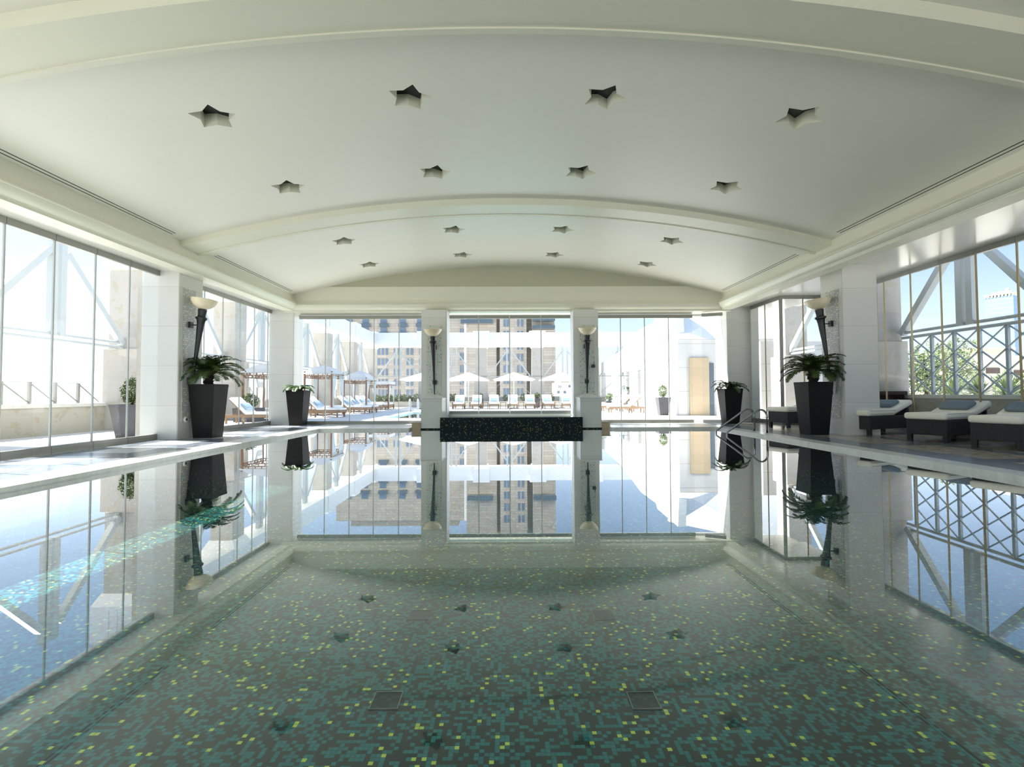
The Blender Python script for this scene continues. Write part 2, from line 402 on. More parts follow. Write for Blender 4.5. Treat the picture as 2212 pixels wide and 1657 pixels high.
def bar(bm, p, q, w, h=None, upv=Vector((0, 0, 1))):
    """rectangular bar from p to q"""
    h = h or w
    p, q = Vector(p), Vector(q)
    d = (q - p).normalized()
    s = d.cross(upv)
    if s.length < 1e-4: s = d.cross(Vector((0, 1, 0)))
    s.normalize(); u = s.cross(d).normalized()
    vs = []
    for e_ in (p, q):
        for a, b in ((-1, -1), (1, -1), (1, 1), (-1, 1)):
            vs.append(bm.verts.new(e_ + s * a * w / 2 + u * b * h / 2))
    for f in ((3, 2, 1, 0), (4, 5, 6, 7), (0, 1, 5, 4), (1, 2, 6, 5), (2, 3, 7, 6), (3, 0, 4, 7)):
        bm.faces.new([vs[i] for i in f])

def tube(bm, pts, r, n=10, cap=True):
    pts = [Vector(p) for p in pts]
    rs = r if isinstance(r, (list, tuple)) else [r] * len(pts)
    rings = []
    prev = None
    for i, p in enumerate(pts):
        d = (pts[min(i + 1, len(pts) - 1)] - pts[max(i - 1, 0)]).normalized()
        if prev is None:
            a = d.cross(Vector((0, 0, 1)))
            if a.length < 1e-3: a = d.cross(Vector((1, 0, 0)))
        else:
            a = prev - d * prev.dot(d)
        a.normalize(); prev = a
        b = d.cross(a)
        rings.append([bm.verts.new(p + (a * math.cos(2 * PI * k / n) + b * math.sin(2 * PI * k / n)) * rs[i]) for k in range(n)])
    for A, B in zip(rings, rings[1:]):
        for k in range(n):
            bm.faces.new((A[k], A[(k + 1) % n], B[(k + 1) % n], B[k]))
    if cap:
        bm.faces.new(rings[0][::-1]); bm.faces.new(rings[-1])

def lathe(bm, prof, n=28, c=(0, 0, 0)):
    rings = []
    for r, z in prof:
        rings.append([bm.verts.new((c[0] + r * math.cos(2 * PI * k / n), c[1] + r * math.sin(2 * PI * k / n), c[2] + z)) for k in range(n)])
    for A, B in zip(rings, rings[1:]):
        for k in range(n):
            bm.faces.new((A[k], A[(k + 1) % n], B[(k + 1) % n], B[k]))
    bm.faces.new(rings[0][::-1]); bm.faces.new(rings[-1])

def frustum(bm, w0, w1, z0, z1, c=(0, 0)):
    a = [bm.verts.new((c[0] + sx * w0 / 2, c[1] + sy * w0 / 2, z0)) for sx, sy in ((-1, -1), (1, -1), (1, 1), (-1, 1))]
    b = [bm.verts.new((c[0] + sx * w1 / 2, c[1] + sy * w1 / 2, z1)) for sx, sy in ((-1, -1), (1, -1), (1, 1), (-1, 1))]
    bm.faces.new(a[::-1]); bm.faces.new(b)
    for k in range(4): bm.faces.new((a[k], a[(k + 1) % 4], b[(k + 1) % 4], b[k]))

def extr(bm, poly, a, b, axis='Y'):
    """extrude closed polygon (2-D) along an axis from a to b.  Y: (x,z)   X: (y,z)   Z: (x,y)"""
    def V(p, t):
        return (p[0], t, p[1]) if axis == 'Y' else (t, p[0], p[1]) if axis == 'X' else (p[0], p[1], t)
    A = [bm.verts.new(V(p, a)) for p in poly]; B = [bm.verts.new(V(p, b)) for p in poly]
    bm.faces.new(A); bm.faces.new(B[::-1])
    n = len(poly)
    for k in range(n): bm.faces.new((A[k], B[k], B[(k + 1) % n], A[(k + 1) % n]))

def obj(name, bm, mat, parent=None, smooth=False, fix=True):
    if fix: bmesh.ops.recalc_face_normals(bm, faces=bm.faces)
    me = bpy.data.meshes.new(name); bm.to_mesh(me); bm.free()
    if smooth:
        for p in me.polygons: p.use_smooth = True
    me.materials.append(MT[mat] if isinstance(mat, str) else mat)
    o = bpy.data.objects.new(name, me); COL.objects.link(o)
    if parent is not None: o.parent = parent
    return o

def smooth_angle(o, a=35):
    me = o.data
    for p in me.polygons: p.use_smooth = True
    try: me.set_sharp_from_angle(angle=math.radians(a))
    except Exception: pass
    return o

def tag(o, label, cat, group=None, kind=None):
    o['label'] = label; o['category'] = cat
    if group: o['group'] = group
    if kind: o['kind'] = kind
    return o

def thing(name, label, cat, loc=(0, 0, 0), rz=0.0, group=None):
    o = bpy.data.objects.new(name, None); COL.objects.link(o)
    o.location = loc; o.rotation_euler = (0, 0, rz); o.empty_display_size = 0.2
    return tag(o, label, cat, group)

def struct(name, bm, mat, parent=None, smooth=False):
    o = obj(name, bm, mat, parent, smooth)
    if parent is None: o['kind'] = 'structure'
    return o

def dup(root, loc, rz=None, label=None, scale=None):
    r = root.copy(); COL.objects.link(r); r.location = loc
    if rz is not None: r.rotation_euler = (0, 0, rz)
    if label: r['label'] = label
    if scale: r.scale = (scale,) * 3 if isinstance(scale, (int, float)) else scale
    for ch in list(root.children):
        c = ch.copy(); COL.objects.link(c); c.parent = r
        for g in list(ch.children):
            d = g.copy(); COL.objects.link(d); d.parent = c
    return r

# ------------------------------------------------------------------ room dimensions
DZ = 0.06                     # deck level above the water
XL, XR = -7.40, 9.25          # side glass planes
XA, YA = 7.95, 14.45          # glazed corner at the far right
YB = 15.70                    # end glass plane
YN = -5.0                     # wall behind the camera
CX = 6.70                     # vault half width
PXL, PXR, PYB = -5.20, 5.75, 13.72   # pool edges
YREC = 14.02                  # recess of the pool in front of the pedestals

# pool shell
bm = BM()
fz = -0.72
box(bm, PXL, PXR, -4.2, PYB, fz - 0.2, fz)
box(bm, -2.75, 2.85, PYB, YREC + 0.02, fz - 0.2, fz)
box(bm, PXL - 0.2, PXL, -4.2, PYB, fz - 0.2, DZ - 0.07)
box(bm, PXR, PXR + 0.2, -4.2, PYB, fz - 0.2, DZ - 0.07)
box(bm, PXL - 0.2, -2.75, PYB, PYB + 0.2, fz - 0.2, DZ - 0.07)
box(bm, 2.85, PXR + 0.2, PYB, PYB + 0.2, fz - 0.2, DZ - 0.07)
box(bm, -2.75, 2.85, YREC + 0.02, YREC + 0.2, fz - 0.2, -0.01)
box(bm, -2.95, -2.75, PYB + 0.2, YREC + 0.2, fz - 0.2, DZ - 0.07)
box(bm, 2.85, 3.05, PYB + 0.2, YREC + 0.2, fz - 0.2, DZ - 0.07)
box(bm, PXL - 0.2, PXR + 0.2, -4.4, -4.2, fz - 0.2, DZ - 0.07)
tag(obj('pool_basin', bm, 'mosaic'), 'sunken indoor pool lined with dark green mosaic and yellow chips', 'pool')
# water
bm = BM()
v = [bm.verts.new(p) for p in ((PXL, -4.2, 0), (PXR, -4.2, 0), (PXR, PYB, 0), (2.85, PYB, 0), (2.85, YREC + .02, 0), (-2.75, YREC + .02, 0), (-2.75, PYB, 0), (PXL, PYB, 0))]
bm.faces.new(v)
w = obj('pool_water', bm, 'water', fix=False)
tag(w, 'still mirror-like water filling the indoor pool', 'water', kind='stuff')
# floor drains
for k, (x, y, pl) in enumerate(((835, 1515, 'near left'), (1390, 1515, 'near right'), (905, 1330, 'far left'), (1303, 1330, 'far right'))):
    d = (P(x, y, 1) - Vector((0, 0, 1)))
    q = Vector((0, 0, 1)) + d * ((fz + 0.004 - 1) / d.z)
    t = thing('floor_hatch', 'dark square mosaic hatch on the pool floor, %s of the four' % pl, 'hatch', (q.x, q.y, fz), 0, 'square hatches in the pool floor')
    bm = BM()
    for a_, b_, c_, d_ in ((-.08, .08, -.08, -.073), (-.08, .08, .073, .08), (-.08, -.073, -.073, .073), (.073, .08, -.073, .073)): box(bm, a_, b_, c_, d_, 0, 0.012)
    obj('frame', bm, 'steel', t)
    bm = BM(); box(bm, -0.073, 0.073, -0.073, 0.073, 0, 0.008); obj('cover', bm, 'hatch', t)

# decks
bm = BM()
LIP = 0.03
box(bm, XL - 0.12, PXL + LIP, YN, PYB + 0.02, -0.01, DZ)
box(bm, PXR - LIP, XR + 0.12, YN, PYB + 0.02, -0.01, DZ)
box(bm, XL - 0.12, -2.72, PYB + 0.0, 17.0, -0.0105, DZ)
box(bm, 2.82, XR + 0.12, PYB + 0.0, 17.0, -0.0105, DZ)
box(bm, -2.72, 2.82, 14.95, 17.0, -0.0105, DZ)
box(bm, PXL + LIP, PXR - LIP, YN, -4.2, -0.01, DZ)
struct('floor', bm, 'floor')

# ------------------------------------------------------------------ vaulted ceiling
BAYS = [(YN, -0.9, 5.02), (-0.32, 4.60, 5.02), (5.18, 10.08, 4.985), (10.66, 15.45, 4.945)]
RIBS = [(-0.9, -0.32), (4.60, 5.18), (10.08, 10.66)]
def vz(x, crown): return crown - 0.02 * x * x
SX = [-3.90, -1.30, 1.30, 3.92]
ROWS = [(6.56, 2), (8.82, 2), (11.83, 3), (14.0, 3)]
ROT = [-1, 0, 0, -1]
SR = 0.293
def star_pts(cx, cy, rot, R=SR, k=0.60):
    out = []
    for i in range(10):
        a = math.radians(rot + 36 * i); r = R if i % 2 == 0 else R * k
        out.append((cx + r * math.cos(a), cy + r * math.sin(a)))
    return out
cut = BM()
for (sy, bay) in ROWS:
    for i, sx in enumerate(SX):
        poly = star_pts(sx, sy, ROT[i]); extr(cut, poly, 4.2, 5.6, 'Z')
cut_o = obj('cutter', cut, 'plaster')
bm = BM()
NS = 56
for a, b, crown in BAYS:
    xs = [-CX - 0.05 + (2 * CX + 0.1) * i / NS for i in range(NS + 1)]
    lo = [(x, vz(x, crown)) for x in xs]
    hi = [(x, vz(x, crown) + 0.1) for x in xs]
    b2 = BM(); extr(b2, lo + hi[::-1], a - 0.05, b + 0.05, 'Y'); bmesh.ops.triangulate(b2, faces=[f for f in b2.faces if len(f.verts) > 4]); join(bm, b2)
ceil = struct('ceiling', bm, 'plaster')
md = ceil.modifiers.new('cut', 'BOOLEAN'); md.operation = 'DIFFERENCE'; md.solver = 'EXACT'; md.object = cut_o
dg = bpy.context.evaluated_depsgraph_get()
me2 = bpy.data.meshes.new_from_object(ceil.evaluated_get(dg))
ceil.modifiers.clear(); ceil.data = me2
bpy.data.objects.remove(cut_o)
for p in me2.polygons: p.use_smooth = True
try: me2.set_sharp_from_angle(angle=math.radians(25))
except Exception: pass

rown = ['nearest row', 'second row from the camera', 'third row from the camera', 'farthest row']
coln = ['far left', 'inner left', 'inner right', 'far right']
for r, (sy, bay) in enumerate(ROWS):
    crown = BAYS[bay][2]
    for i, sx in enumerate(SX):
        zc = vz(sx, crown)
        poly = star_pts(0, 0, ROT[i], SR * 0.995)
        bm = BM()
        A = [bm.verts.new((x, y, vz(sx + x, crown) - zc + 0.0)) for x, y in poly]
        B = [bm.verts.new((x, y, 0.15)) for x, y in poly]
        for k in range(10): bm.faces.new((A[k], B[k], B[(k + 1) % 10], A[(k + 1) % 10]))
        t = thing('star_recess', 'star-shaped ceiling opening with dark pane, %s of the %s' % (coln[i], rown[r]), 'ceiling recess', (sx, sy, zc), 0, 'star openings in the vaulted ceiling')
        obj('well', bm, 'plaster_trim', t)
        bm = BM(); extr(bm, star_pts(0, 0, ROT[i], SR * 1.02), 0.15, 0.17, 'Z'); obj('dark_pane', bm, 'star', t)

for n_, (a, b) in enumerate(RIBS):
    bm = BM()
    def ribseg(y0, y1, cr0, top):
        xs = [-CX + 2 * CX * i / NS for i in range(NS + 1)]
        lo = [(x, cr0 - 0.0195 * x * x) for x in xs]; hi = [(x, top - 0.0195 * x * x) for x in xs]
        extr(bm, lo + hi[::-1], y0, y1, 'Y')
    ribseg(a, b, 4.85, 5.10)
    ribseg(b - 0.05, b + 0.03, 4.83, 5.05)
    o = struct('trim_%d' % (n_ + 1), bm, 'plaster_trim'); smooth_angle(o, 30)

# side cornices (profile in x,z) and soffits
prof = [(6.62, 4.35), (6.62, 3.93), (6.60, 3.92), (6.60, 3.89), (6.575, 3.885), (6.56, 3.85), (6.52, 3.81), (6.50, 3.78), (6.50, 3.76),
        (6.515, 3.755), (6.53, 3.72), (6.56, 3.68), (6.60, 3.65), (6.64, 3.635), (6.645, 3.62), (6.655, 3.615), (6.655, 3.58)]
for n_, s, outer, sz in ((4, -1, XL - 0.1, 3.63), (5, 1, XR + 0.1, 3.82)):
    bm = BM()
    pl = [(s * x, z) for x, z in prof] + [(s * 6.95, 3.58), (s * 6.95, 4.35)]
    extr(bm, pl, YN, 15.5, 'Y')
    o = struct('trim_%d' % n_, bm, 'plaster_trim'); smooth_angle(o, 30)
    bm = BM()
    xa, xb = sorted((s * 6.9, outer))
    box(bm, xa, xb, YN, 17.0, sz, 4.5)
    struct('ceiling_side' if n_ == 4 else 'ceiling_side', bm, 'soffit')
# end cornice, tympanum
bm = BM()
ep = [(15.45 - (6.62 - x) - 0.02, z - 0.03) for x, z in prof] + [(15.95, 3.52), (15.95, 4.3)]
ep = [(y, z) for y, z in ep]
extr(bm, ep, -6.95, 6.95, 'X')
o = struct('trim_6', bm, 'plaster_trim'); smooth_angle(o, 30)
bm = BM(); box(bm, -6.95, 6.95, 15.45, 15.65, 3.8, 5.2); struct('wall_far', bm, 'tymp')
bm = BM(); box(bm, XL - 0.2, 7.27, 15.96, 16.1, 3.46, 5.3); struct('wall_far', bm, 'white')
# wall behind the camera
bm = BM(); box(bm, XL - 0.2, XR + 0.2, YN - 0.25, YN, 3.4, 5.4); box(bm, XL - 0.2, XL + 0.3, YN - 0.25, YN, -0.1, 3.4); box(bm, XR - 0.3, XR + 0.2, YN - 0.25, YN, -0.1, 3.4); struct('wall_near', bm, 'plaster')
# dark linear air slots along the vault springing
for s, nm in ((-1, 'left'), (1, 'right')):
    for a, b, k in ((5.6, 9.7, 2), (11.1, 15.0, 3)):
        bm = BM(); crown = BAYS[k][2]
        for xx in (6.47, 6.53):
            z = vz(xx, crown)
            extr(bm, [(s * xx, z - 0.004), (s * (xx + 0.028), z - 0.005), (s * (xx + 0.028), z + 0.03), (s * xx, z + 0.03)], a, b, 'Y')
        tag(obj('air_slot', bm, 'slot'), 'dark double linear air slot at the %s edge of the %s vault bay' % (nm, 'middle' if k == 2 else 'farthest'), 'air vent', 'air slots along the vault')

# ------------------------------------------------------------------ glazing
WN = [0]
def window_x(X, ys, z0, z1, mat_seal, top=0.11, bot=0.12):
    """frameless folding glass in the plane x = X, panel joints at ys"""
    WN[0] += 1
    bm = BM(); a, b = ys[0], ys[-1]
    for u0, u1 in zip(ys, ys[1:]):
        box(bm, X - 0.03, X + 0.03, u0 + 0.004, u1 - 0.004, z1 - top, z1)
        box(bm, X - 0.03, X + 0.03, u0 + 0.004, u1 - 0.004, z0, z0 + bot)
        box(bm, X - 0.036, X + 0.036, u0 + 0.004, u1 - 0.004, z0 + bot * 0.45, z0 + bot * 0.5)
    f = struct('window_%d' % WN[0], bm, 'rail')
    for u0, u1 in zip(ys, ys[1:]):
        bm = BM(); vv = [bm.verts.new(p) for p in ((X, u0 + 0.006, z0 + bot), (X, u1 - 0.006, z0 + bot), (X, u1 - 0.006, z1 - top), (X, u0 + 0.006, z1 - top))]
        bm.faces.new(vv); obj('glass_pane', bm, 'glass', f, fix=False)
    for u in ys[1:-1]:
        bm = BM(); box(bm, X - 0.012, X + 0.012, u - 0.013, u + 0.013, z0 + bot, z1 - top); obj('pane_edge', bm, mat_seal, f)
    return f

def window_y(Y, xs, z0, z1, mat_seal, top=0.10, bot=0.10):
    WN[0] += 1
    bm = BM()
    for u0, u1 in zip(xs, xs[1:]):
        box(bm, u0 + 0.004, u1 - 0.004, Y - 0.03, Y + 0.03, z1 - top, z1)
        box(bm, u0 + 0.004, u1 - 0.004, Y - 0.03, Y + 0.03, z0, z0 + bot)
        box(bm, u0 + 0.004, u1 - 0.004, Y - 0.036, Y + 0.036, z0 + bot * 0.4, z0 + bot * 0.46)
    f = struct('window_%d' % WN[0], bm, 'rail')
    for u0, u1 in zip(xs, xs[1:]):
        bm = BM(); vv = [bm.verts.new(p) for p in ((u0 + 0.006, Y, z0 + bot), (u1 - 0.006, Y, z0 + bot), (u1 - 0.006, Y, z1 - top), (u0 + 0.006, Y, z1 - top))]
        bm.faces.new(vv); obj('glass_pane', bm, 'glass', f, fix=False)
    for u in xs[1:-1]:
        bm = BM(); box(bm, u - 0.014, u + 0.014, Y - 0.012, Y + 0.012, z0 + bot, z1 - top); obj('pane_edge', bm, mat_seal, f)
    return f

ZL, ZR, ZB = 3.63, 3.82, 3.52
LP0, LP1 = 10.58, 11.40     # left pillar
RP0, RP1 = 10.90, 11.66     # right pillar
window_x(XL, [4.15 + 0.803 * i for i in range(9)][0:9] if False else [LP0 - 0.812 * i for i in range(8, -1, -1)], DZ, ZL, 'seal')
window_x(XL, [LP1, 12.18, 12.97, 13.80, 14.58, 15.40, 15.85], DZ, ZL, 'seal')
window_x(XL, [-4.9 + 0.8 * i for i in range(9)], DZ, ZL, 'seal')
window_x(XR, [4.5, 4.91, 5.72, 6.52, 7.33, 8.13, 8.94, 9.74, 10.55, 11.35, 12.16, 12.96, 13.77, YA], DZ, ZR, 'sealb')
window_x(XR, [-4.9 + 0.85 * i for i in range(9)], DZ, ZR, 'sealb')
window_y(YA, [XA, XA + 0.65, XR], DZ, ZR, 'sealb')
window_x(XA, [YA, YA + 0.9, YA + 1.8], DZ, ZR, 'sealb')
window_y(YN - 0.1, [XL + 0.3 + (XR - XL - 0.6) * i / 14 for i in range(15)], DZ, 3.4, 'seal')  # unseen rear glazing, added to let daylight in from behind the camera
def X15(px, Y=YB): return P(px, 800, Y).x
window_y(YB, [X15(646), X15(703), X15(756), X15(808), X15(862), X15(915)], DZ, ZB - 0.06, 'seal')
window_y(YB, [X15(967), X15(1034), X15(1101), X15(1169), X15(1237)], 0.36, ZB - 0.06, 'seal')
window_y(YB, [X15(1288), X15(1341), X15(1393), X15(1445), X15(1497)], DZ, ZB - 0.06, 'seal')
bm = BM(); box(bm, XA - 0.035, XA + 0.035, YA - 0.035, YA + 0.035, DZ, ZR); struct('trim_9', bm, 'rail')
# a last leaf of the end glazing, standing ajar
f = window_y(0, [0, 0.62], DZ, ZB - 0.02, 'seal')
f.location = (X15(1517), YB, 0); f.rotation_euler = (0, 0, math.radians(-22))
# left-over wall pieces between glazing
bm = BM()
box(bm, XL - 0.35, XL + 0.06, -0.1 + 4.0 - 0.62, 4.06, 0, 3.7)
struct('wall_left', bm, 'pillar')
bm = BM()
box(bm, XR - 0.06, XR + 0.35, 1.95, 4.5, 0, 3.9)
struct('wall_right', bm, 'pillar')
bm = BM(); box(bm, XA + 0.0, XA + 0.25, YA + 1.8, 17.0, 0, 3.9); box(bm, 7.25, XA + 0.2, 16.35, 16.55, 0, 3.9)
struct('wall_right', bm, 'pillar')

# interior pillars
def pillar(x0, x1, y0, y1, z0, z1, label, mat='pillar', skirt=True):
    bm = BM(); box(bm, x0, x1, y0, y1, z0, z1)
    bmesh.ops.recalc_face_normals(bm, faces=bm.faces)
    bmesh.ops.bevel(bm, geom=[e_ for e_ in bm.edges if abs(e_.verts[0].co.z - e_.verts[1].co.z) > 0.5], offset=0.012, segments=2, affect='EDGES')
    o = obj('stone_pillar', bm, mat); tag(o, label, 'pillar', 'stone-clad pillars of the pool hall')
    return o
pillar(-7.75, -6.96, LP0, LP1, DZ, ZL, 'stone-clad pillar on the left, behind the large palm planter')
pillar(7.36, 8.14, RP0, RP1, DZ, ZR, 'stone-clad pillar on the right, between palm planter and wicker loungers')
pillar(-7.45, -6.68, YB - 0.12, YB + 0.6, DZ, ZL, 'stone-clad corner pillar at the far left')
pillar(6.86, 7.27, YB - 0.12, YB + 0.75, DZ, ZR, 'stone-clad corner pillar at the far right')
pillar(P(910, 800, 14.95).x, P(964, 800, 14.95).x, 14.95, 15.72, 0.0, ZB, 'stone pillar of the end wall, left of the middle window', 'pillar')
pillar(P(1240, 800, 14.95).x, P(1293, 800, 14.95).x, 14.95, 15.72, 0.0, ZB, 'stone pillar of the end wall, right of the middle window', 'pillar')
# pale jamb lining of the middle opening
for x0, x1 in ((P(964, 800, 14.95).x - 0.002, P(964, 800, 14.95).x + 0.014), (P(1240, 800, 14.95).x - 0.014, P(1240, 800, 14.95).x + 0.002)):
    bm = BM(); box(bm, x0, x1, 14.98, 15.66, 0.36, ZB); struct('trim_%d' % (7 if x0 < 0 else 8), bm, 'white')
bm = BM(); box(bm, X15(1288) , X15(1498), YB + 0.05, YB + 0.2, ZB - 0.06, ZB); box(bm, X15(646), X15(912), YB + 0.05, YB + 0.2, ZB - 0.06, ZB); struct('trim_10', bm, 'white')

# pedestals
for px0, px1, nm in ((909, 954.6, 'left'), (1253.5, 1299.7, 'right')):
    a = P(px0, 900, 14.04).x; b = P(px1, 900, 14.04).x
    t = thing('pedestal', 'square stone pedestal standing in the water, %s of the mosaic fountain trough' % nm, 'pedestal', ((a + b) / 2, 14.35, 0), 0, 'stone pedestals beside the fountain')
    hw = (b - a) / 2
    bm = BM(); box(bm, -hw, hw, -0.31, 0.6, -0.05, 0.86); obj('block', bm, 'pillar', t)
    bm = BM(); frustum(bm, 1, 0.25, 0.0, 0.10)
    for v_ in bm.verts: v_.co.x *= 2 * hw + 0.03; v_.co.y = v_.co.y * 0.93 + 0.145
    b2 = BM(); box(b2, -hw - 0.015, hw + 0.015, -0.325, 0.6, -0.02, 0.0); join(bm, b2)
    o = obj('pyramid_cap', bm, 'pillar', t); o.location = (0, 0, 0.88)
    bm = BM(); box(bm, -hw - 0.004, hw + 0.004, -0.318, 0.5, -0.02, 0.035); obj('dark_base', bm, 'mosaic_dark', t)
# low blocks beside the pedestals
for px0, px1, nm in ((890, 909, 'left'), (1299.7, 1317, 'right')):
    a = P(px0, 900, 14.04).x; b = P(px1, 900, 14.04).x
    bm = BM(); bevbox(bm, a, b, 14.0, 14.9, -0.1, 0.17, 0.008); box(bm, a - .01, b + .01, 13.99, 14.9, 0.171, 0.20)
    tag(obj('stone_step', bm, 'tan'), 'low brownish stone step at the outer side of the %s pedestal' % nm, 'step', 'steps beside the pedestals')
# fountain trough
a, b = P(950.6, 910, 13.93).x, P(1258.6, 910, 13.93).x
ai, bi = P(956, 860, 14.3).x + 0.0, P(1253, 860, 14.3).x
t = thing('fountain_trough', 'dark mosaic spill-over trough filled with water below the middle window', 'fountain', ((a + b) / 2, 14.0, 0))
c0 = (a + b) / 2
bm = BM(); box(bm, a - c0, b - c0, -0.09, 0.02, -0.1, 0.335); obj('front_wall', bm, 'mosaic_dark', t)
bm = BM(); box(bm, ai - c0 + 0.1, bi - c0 - 0.1, 0.02, 1.68, -0.1, 0.25); obj('basin_floor', bm, 'mosaic', t)
bm = BM(); vv = [bm.verts.new(p) for p in ((ai - c0 + .1, 0.02, 0.325), (bi - c0 - .1, 0.02, 0.325), (bi - c0 - .1, 1.68, 0.325), (ai - c0 + .1, 1.68, 0.325))]; bm.faces.new(vv)
obj('water_surface', bm, 'water3', t, fix=False)
bm = BM(); box(bm, X15(964) - c0, X15(1240) - c0, 1.66, 1.78, 0.2, 0.36); obj('window_sill', bm, 'pillar', t)

# mosaic chip panels behind the torches
bm = BM(); box(bm, -6.965, -6.945, 10.70, 11.12, 0.42, 3.3)
tag(obj('mosaic_panel', bm, 'dots'), 'tall grey panel with glittering gold chips on the left pillar', 'wall panel', 'chip panels behind the torches')
bm = BM(); box(bm, 7.345, 7.365, 11.02, 11.46, 0.42, 3.3)
tag(obj('mosaic_panel', bm, 'dots'), 'tall grey panel with glittering gold chips on the right pillar', 'wall panel', 'chip panels behind the torches')
for px0, px1, nm in ((922, 953.5, 'left'), (1252, 1284, 'right')):
    bm = BM(); box(bm, P(px0, 800, 14.95).x, P(px1, 800, 14.95).x, 14.93, 14.955, 0.95, 3.05)
    tag(obj('mosaic_panel', bm, 'dots2'), 'tall pale panel with dark chips on the end-wall pillar %s of the middle window' % nm, 'wall panel', 'chip panels behind the torches')
# round wall socket
bm = BM(); b2 = BM(); lathe(b2, [(0.0001, 0.03), (0.05, 0.03), (0.062, 0.015), (0.062, 0)][::-1], 24); join(bm, b2, Matrix.Rotation(PI / 2, 4, 'Y'))
t = thing('wall_dial', 'small round white dial low on the left chip panel', 'dial', (-6.945, 10.82, 0.47))
obj('ring', bm, 'plastic', t)
bm = BM(); b2 = BM(); lathe(b2, [(0.03, 0.029), (0.03, 0.034), (0.001, 0.034)], 20); join(bm, b2, Matrix.Rotation(PI / 2, 4, 'Y')); obj('face', bm, 'greyplanter', t)

# ------------------------------------------------------------------ torches
def torch(top, tip, wall, nrm, label):
    """top: underside of the bowl, tip: lower end, wall: point of the upper bracket on the wall, nrm: out of the wall"""
    top, tip = Vector(top), Vector(tip)
    t = thing('torch_lamp', label, 'wall lamp', top, 0, 'wall torches with alabaster bowls')
    d = (tip - top); L = d.length; rot = Vector((0, 0, -1)).rotation_difference(d.normalized()).to_matrix().to_4x4()
    s = L / 2.0
    bm = BM()
    pr = [(0.004, -L), (0.014, -L + 0.03), (0.02, -L * 0.86), (0.026, -L * 0.8), (0.05, -L * 0.795), (0.055, -L * 0.76), (0.03, -L * 0.745), (0.034, -L * 0.6), (0.052, -L * 0.35), (0.075, -L * 0.16),
          (0.088, -L * 0.12), (0.115, -L * 0.105), (0.118, -L * 0.09), (0.082, -L * 0.08), (0.078, -L * 0.06), (0.088, -L * 0.02), (0.09, 0.0)]
    b2 = BM(); lathe(b2, pr, 8); join(bm, b2, rot); o = obj('cone', bm, 'black', t)
    bm = BM()
    pr = [(0.03, 0.0), (0.08, 0.012), (0.15, 0.045), (0.21, 0.10), (0.25, 0.17), (0.262, 0.215), (0.27, 0.22), (0.262, 0.228), (0.245, 0.215), (0.20, 0.12), (0.12, 0.06), (0.01, 0.04)]
    b2 = BM(); lathe(b2, pr, 32); join(bm, b2, rot); obj('bowl', bm, 'alabaster', t, smooth=True)
    # brackets
    for k, fr in enumerate((0.17, 0.78)):
        q = d * fr
        wp = Vector(wall) - top; nv = Vector(nrm)
        base = q - nv * ((q - wp).dot(nv))
        side = Vector((0, 0, 1)).cross(nv)
        base = base + side * (0.0)
        bm = BM(); bar(bm, q, base, 0.022)
        obj('arm', bm, 'black', t)
        bm = BM(); bar(bm, base - nv * 0.0, base + nv * 0.05, 0.11, 0.13); obj('wall_plate', bm, 'black', t)
    return t
torch((-6.67, 10.92, 2.86), (-6.915, 10.90, 0.86), (-6.945, 10.9, 2.6), (1, 0, 0), 'black torch with cream alabaster bowl on the left pillar')
torch((7.07, 11.26, 2.88), (7.31, 11.22, 0.95), (7.345, 11.2, 2.6), (-1, 0, 0), 'black torch with cream alabaster bowl on the right pillar')
tp = P(935.5, 727, 14.62); ti = P(938.5, 853, 14.88)
torch(tp, ti, (0, 14.93, 2.4), (0, -1, 0), 'black torch with alabaster bowl on the end-wall pillar left of the fountain')
tp = P(1268.5, 724, 14.62); ti = P(1268.5, 851, 14.88)
torch(tp, ti, (0, 14.93, 2.4), (0, -1, 0), 'black torch with alabaster bowl on the end-wall pillar right of the fountain')
bm = BM(); bevbox(bm, -0.05, 0.05, -0.09, 0, -0.045, 0.045, 0.01); tube(bm, [(0.02, -0.045, 0.04), (0.02, -0.045, 0.12)], 0.01, 8); q = P(1281, 791, 14.93)
o = obj('spotlight', bm, 'black'); o.location = q; tag(o, 'small black spotlight on the pillar right of the fountain', 'spotlight')

# ------------------------------------------------------------------ planters with cycads
def frond(bm, az, el0, L, droop, nleaf, lw, ll, base, rnd):
    """arching rachis with two rows of leaflets"""
    pts = []; p = Vector(base); el = el0
    n = nleaf
    for i in range(n + 1):
        pts.append(p.copy())
        st = L / n
        p = p + Vector((math.cos(az) * math.cos(el), math.sin(az) * math.cos(el), math.sin(el))) * st
        el -= droop / n * (0.6 + 0.8 * i / n)
    tube(bm, pts[::3] + [pts[-1]], [0.011 - 0.008 * k / (len(pts[::3])) for k in range(len(pts[::3]) + 1)], 5)
    for i in range(1, n):
        d = (pts[min(i + 1, n)] - pts[i - 1]).normalized()
        s = d.cross(Vector((0, 0, 1)))
        if s.length < 0.05: s = Vector((-math.sin(az), math.cos(az), 0))
        s.normalize(); u = s.cross(d).normalized()
        f = i / n
        l = ll * (math.sin(PI * min(1, 0.18 + 0.80 * f)) ** 0.6) * rnd.uniform(0.9, 1.08)
        for sg in (-1, 1):
            dr = (s * sg * 0.82 + d * 0.62 + u * rnd.uniform(-0.05, 0.22)).normalized()
            a = pts[i]; tipv = a + dr * l + Vector((0, 0, -0.12 * l))
            mid = a + dr * l * 0.5 + u * 0.006
            wv = d * lw * 0.5
            v0 = bm.verts.new(a - wv * 0.7); v1 = bm.verts.new(a + wv * 0.7)
            m0 = bm.verts.new(mid - wv); m1 = bm.verts.new(mid + wv); tv = bm.verts.new(tipv)
            bm.faces.new((v0, v1, m1, m0)); bm.faces.new((m0, m1, tv))

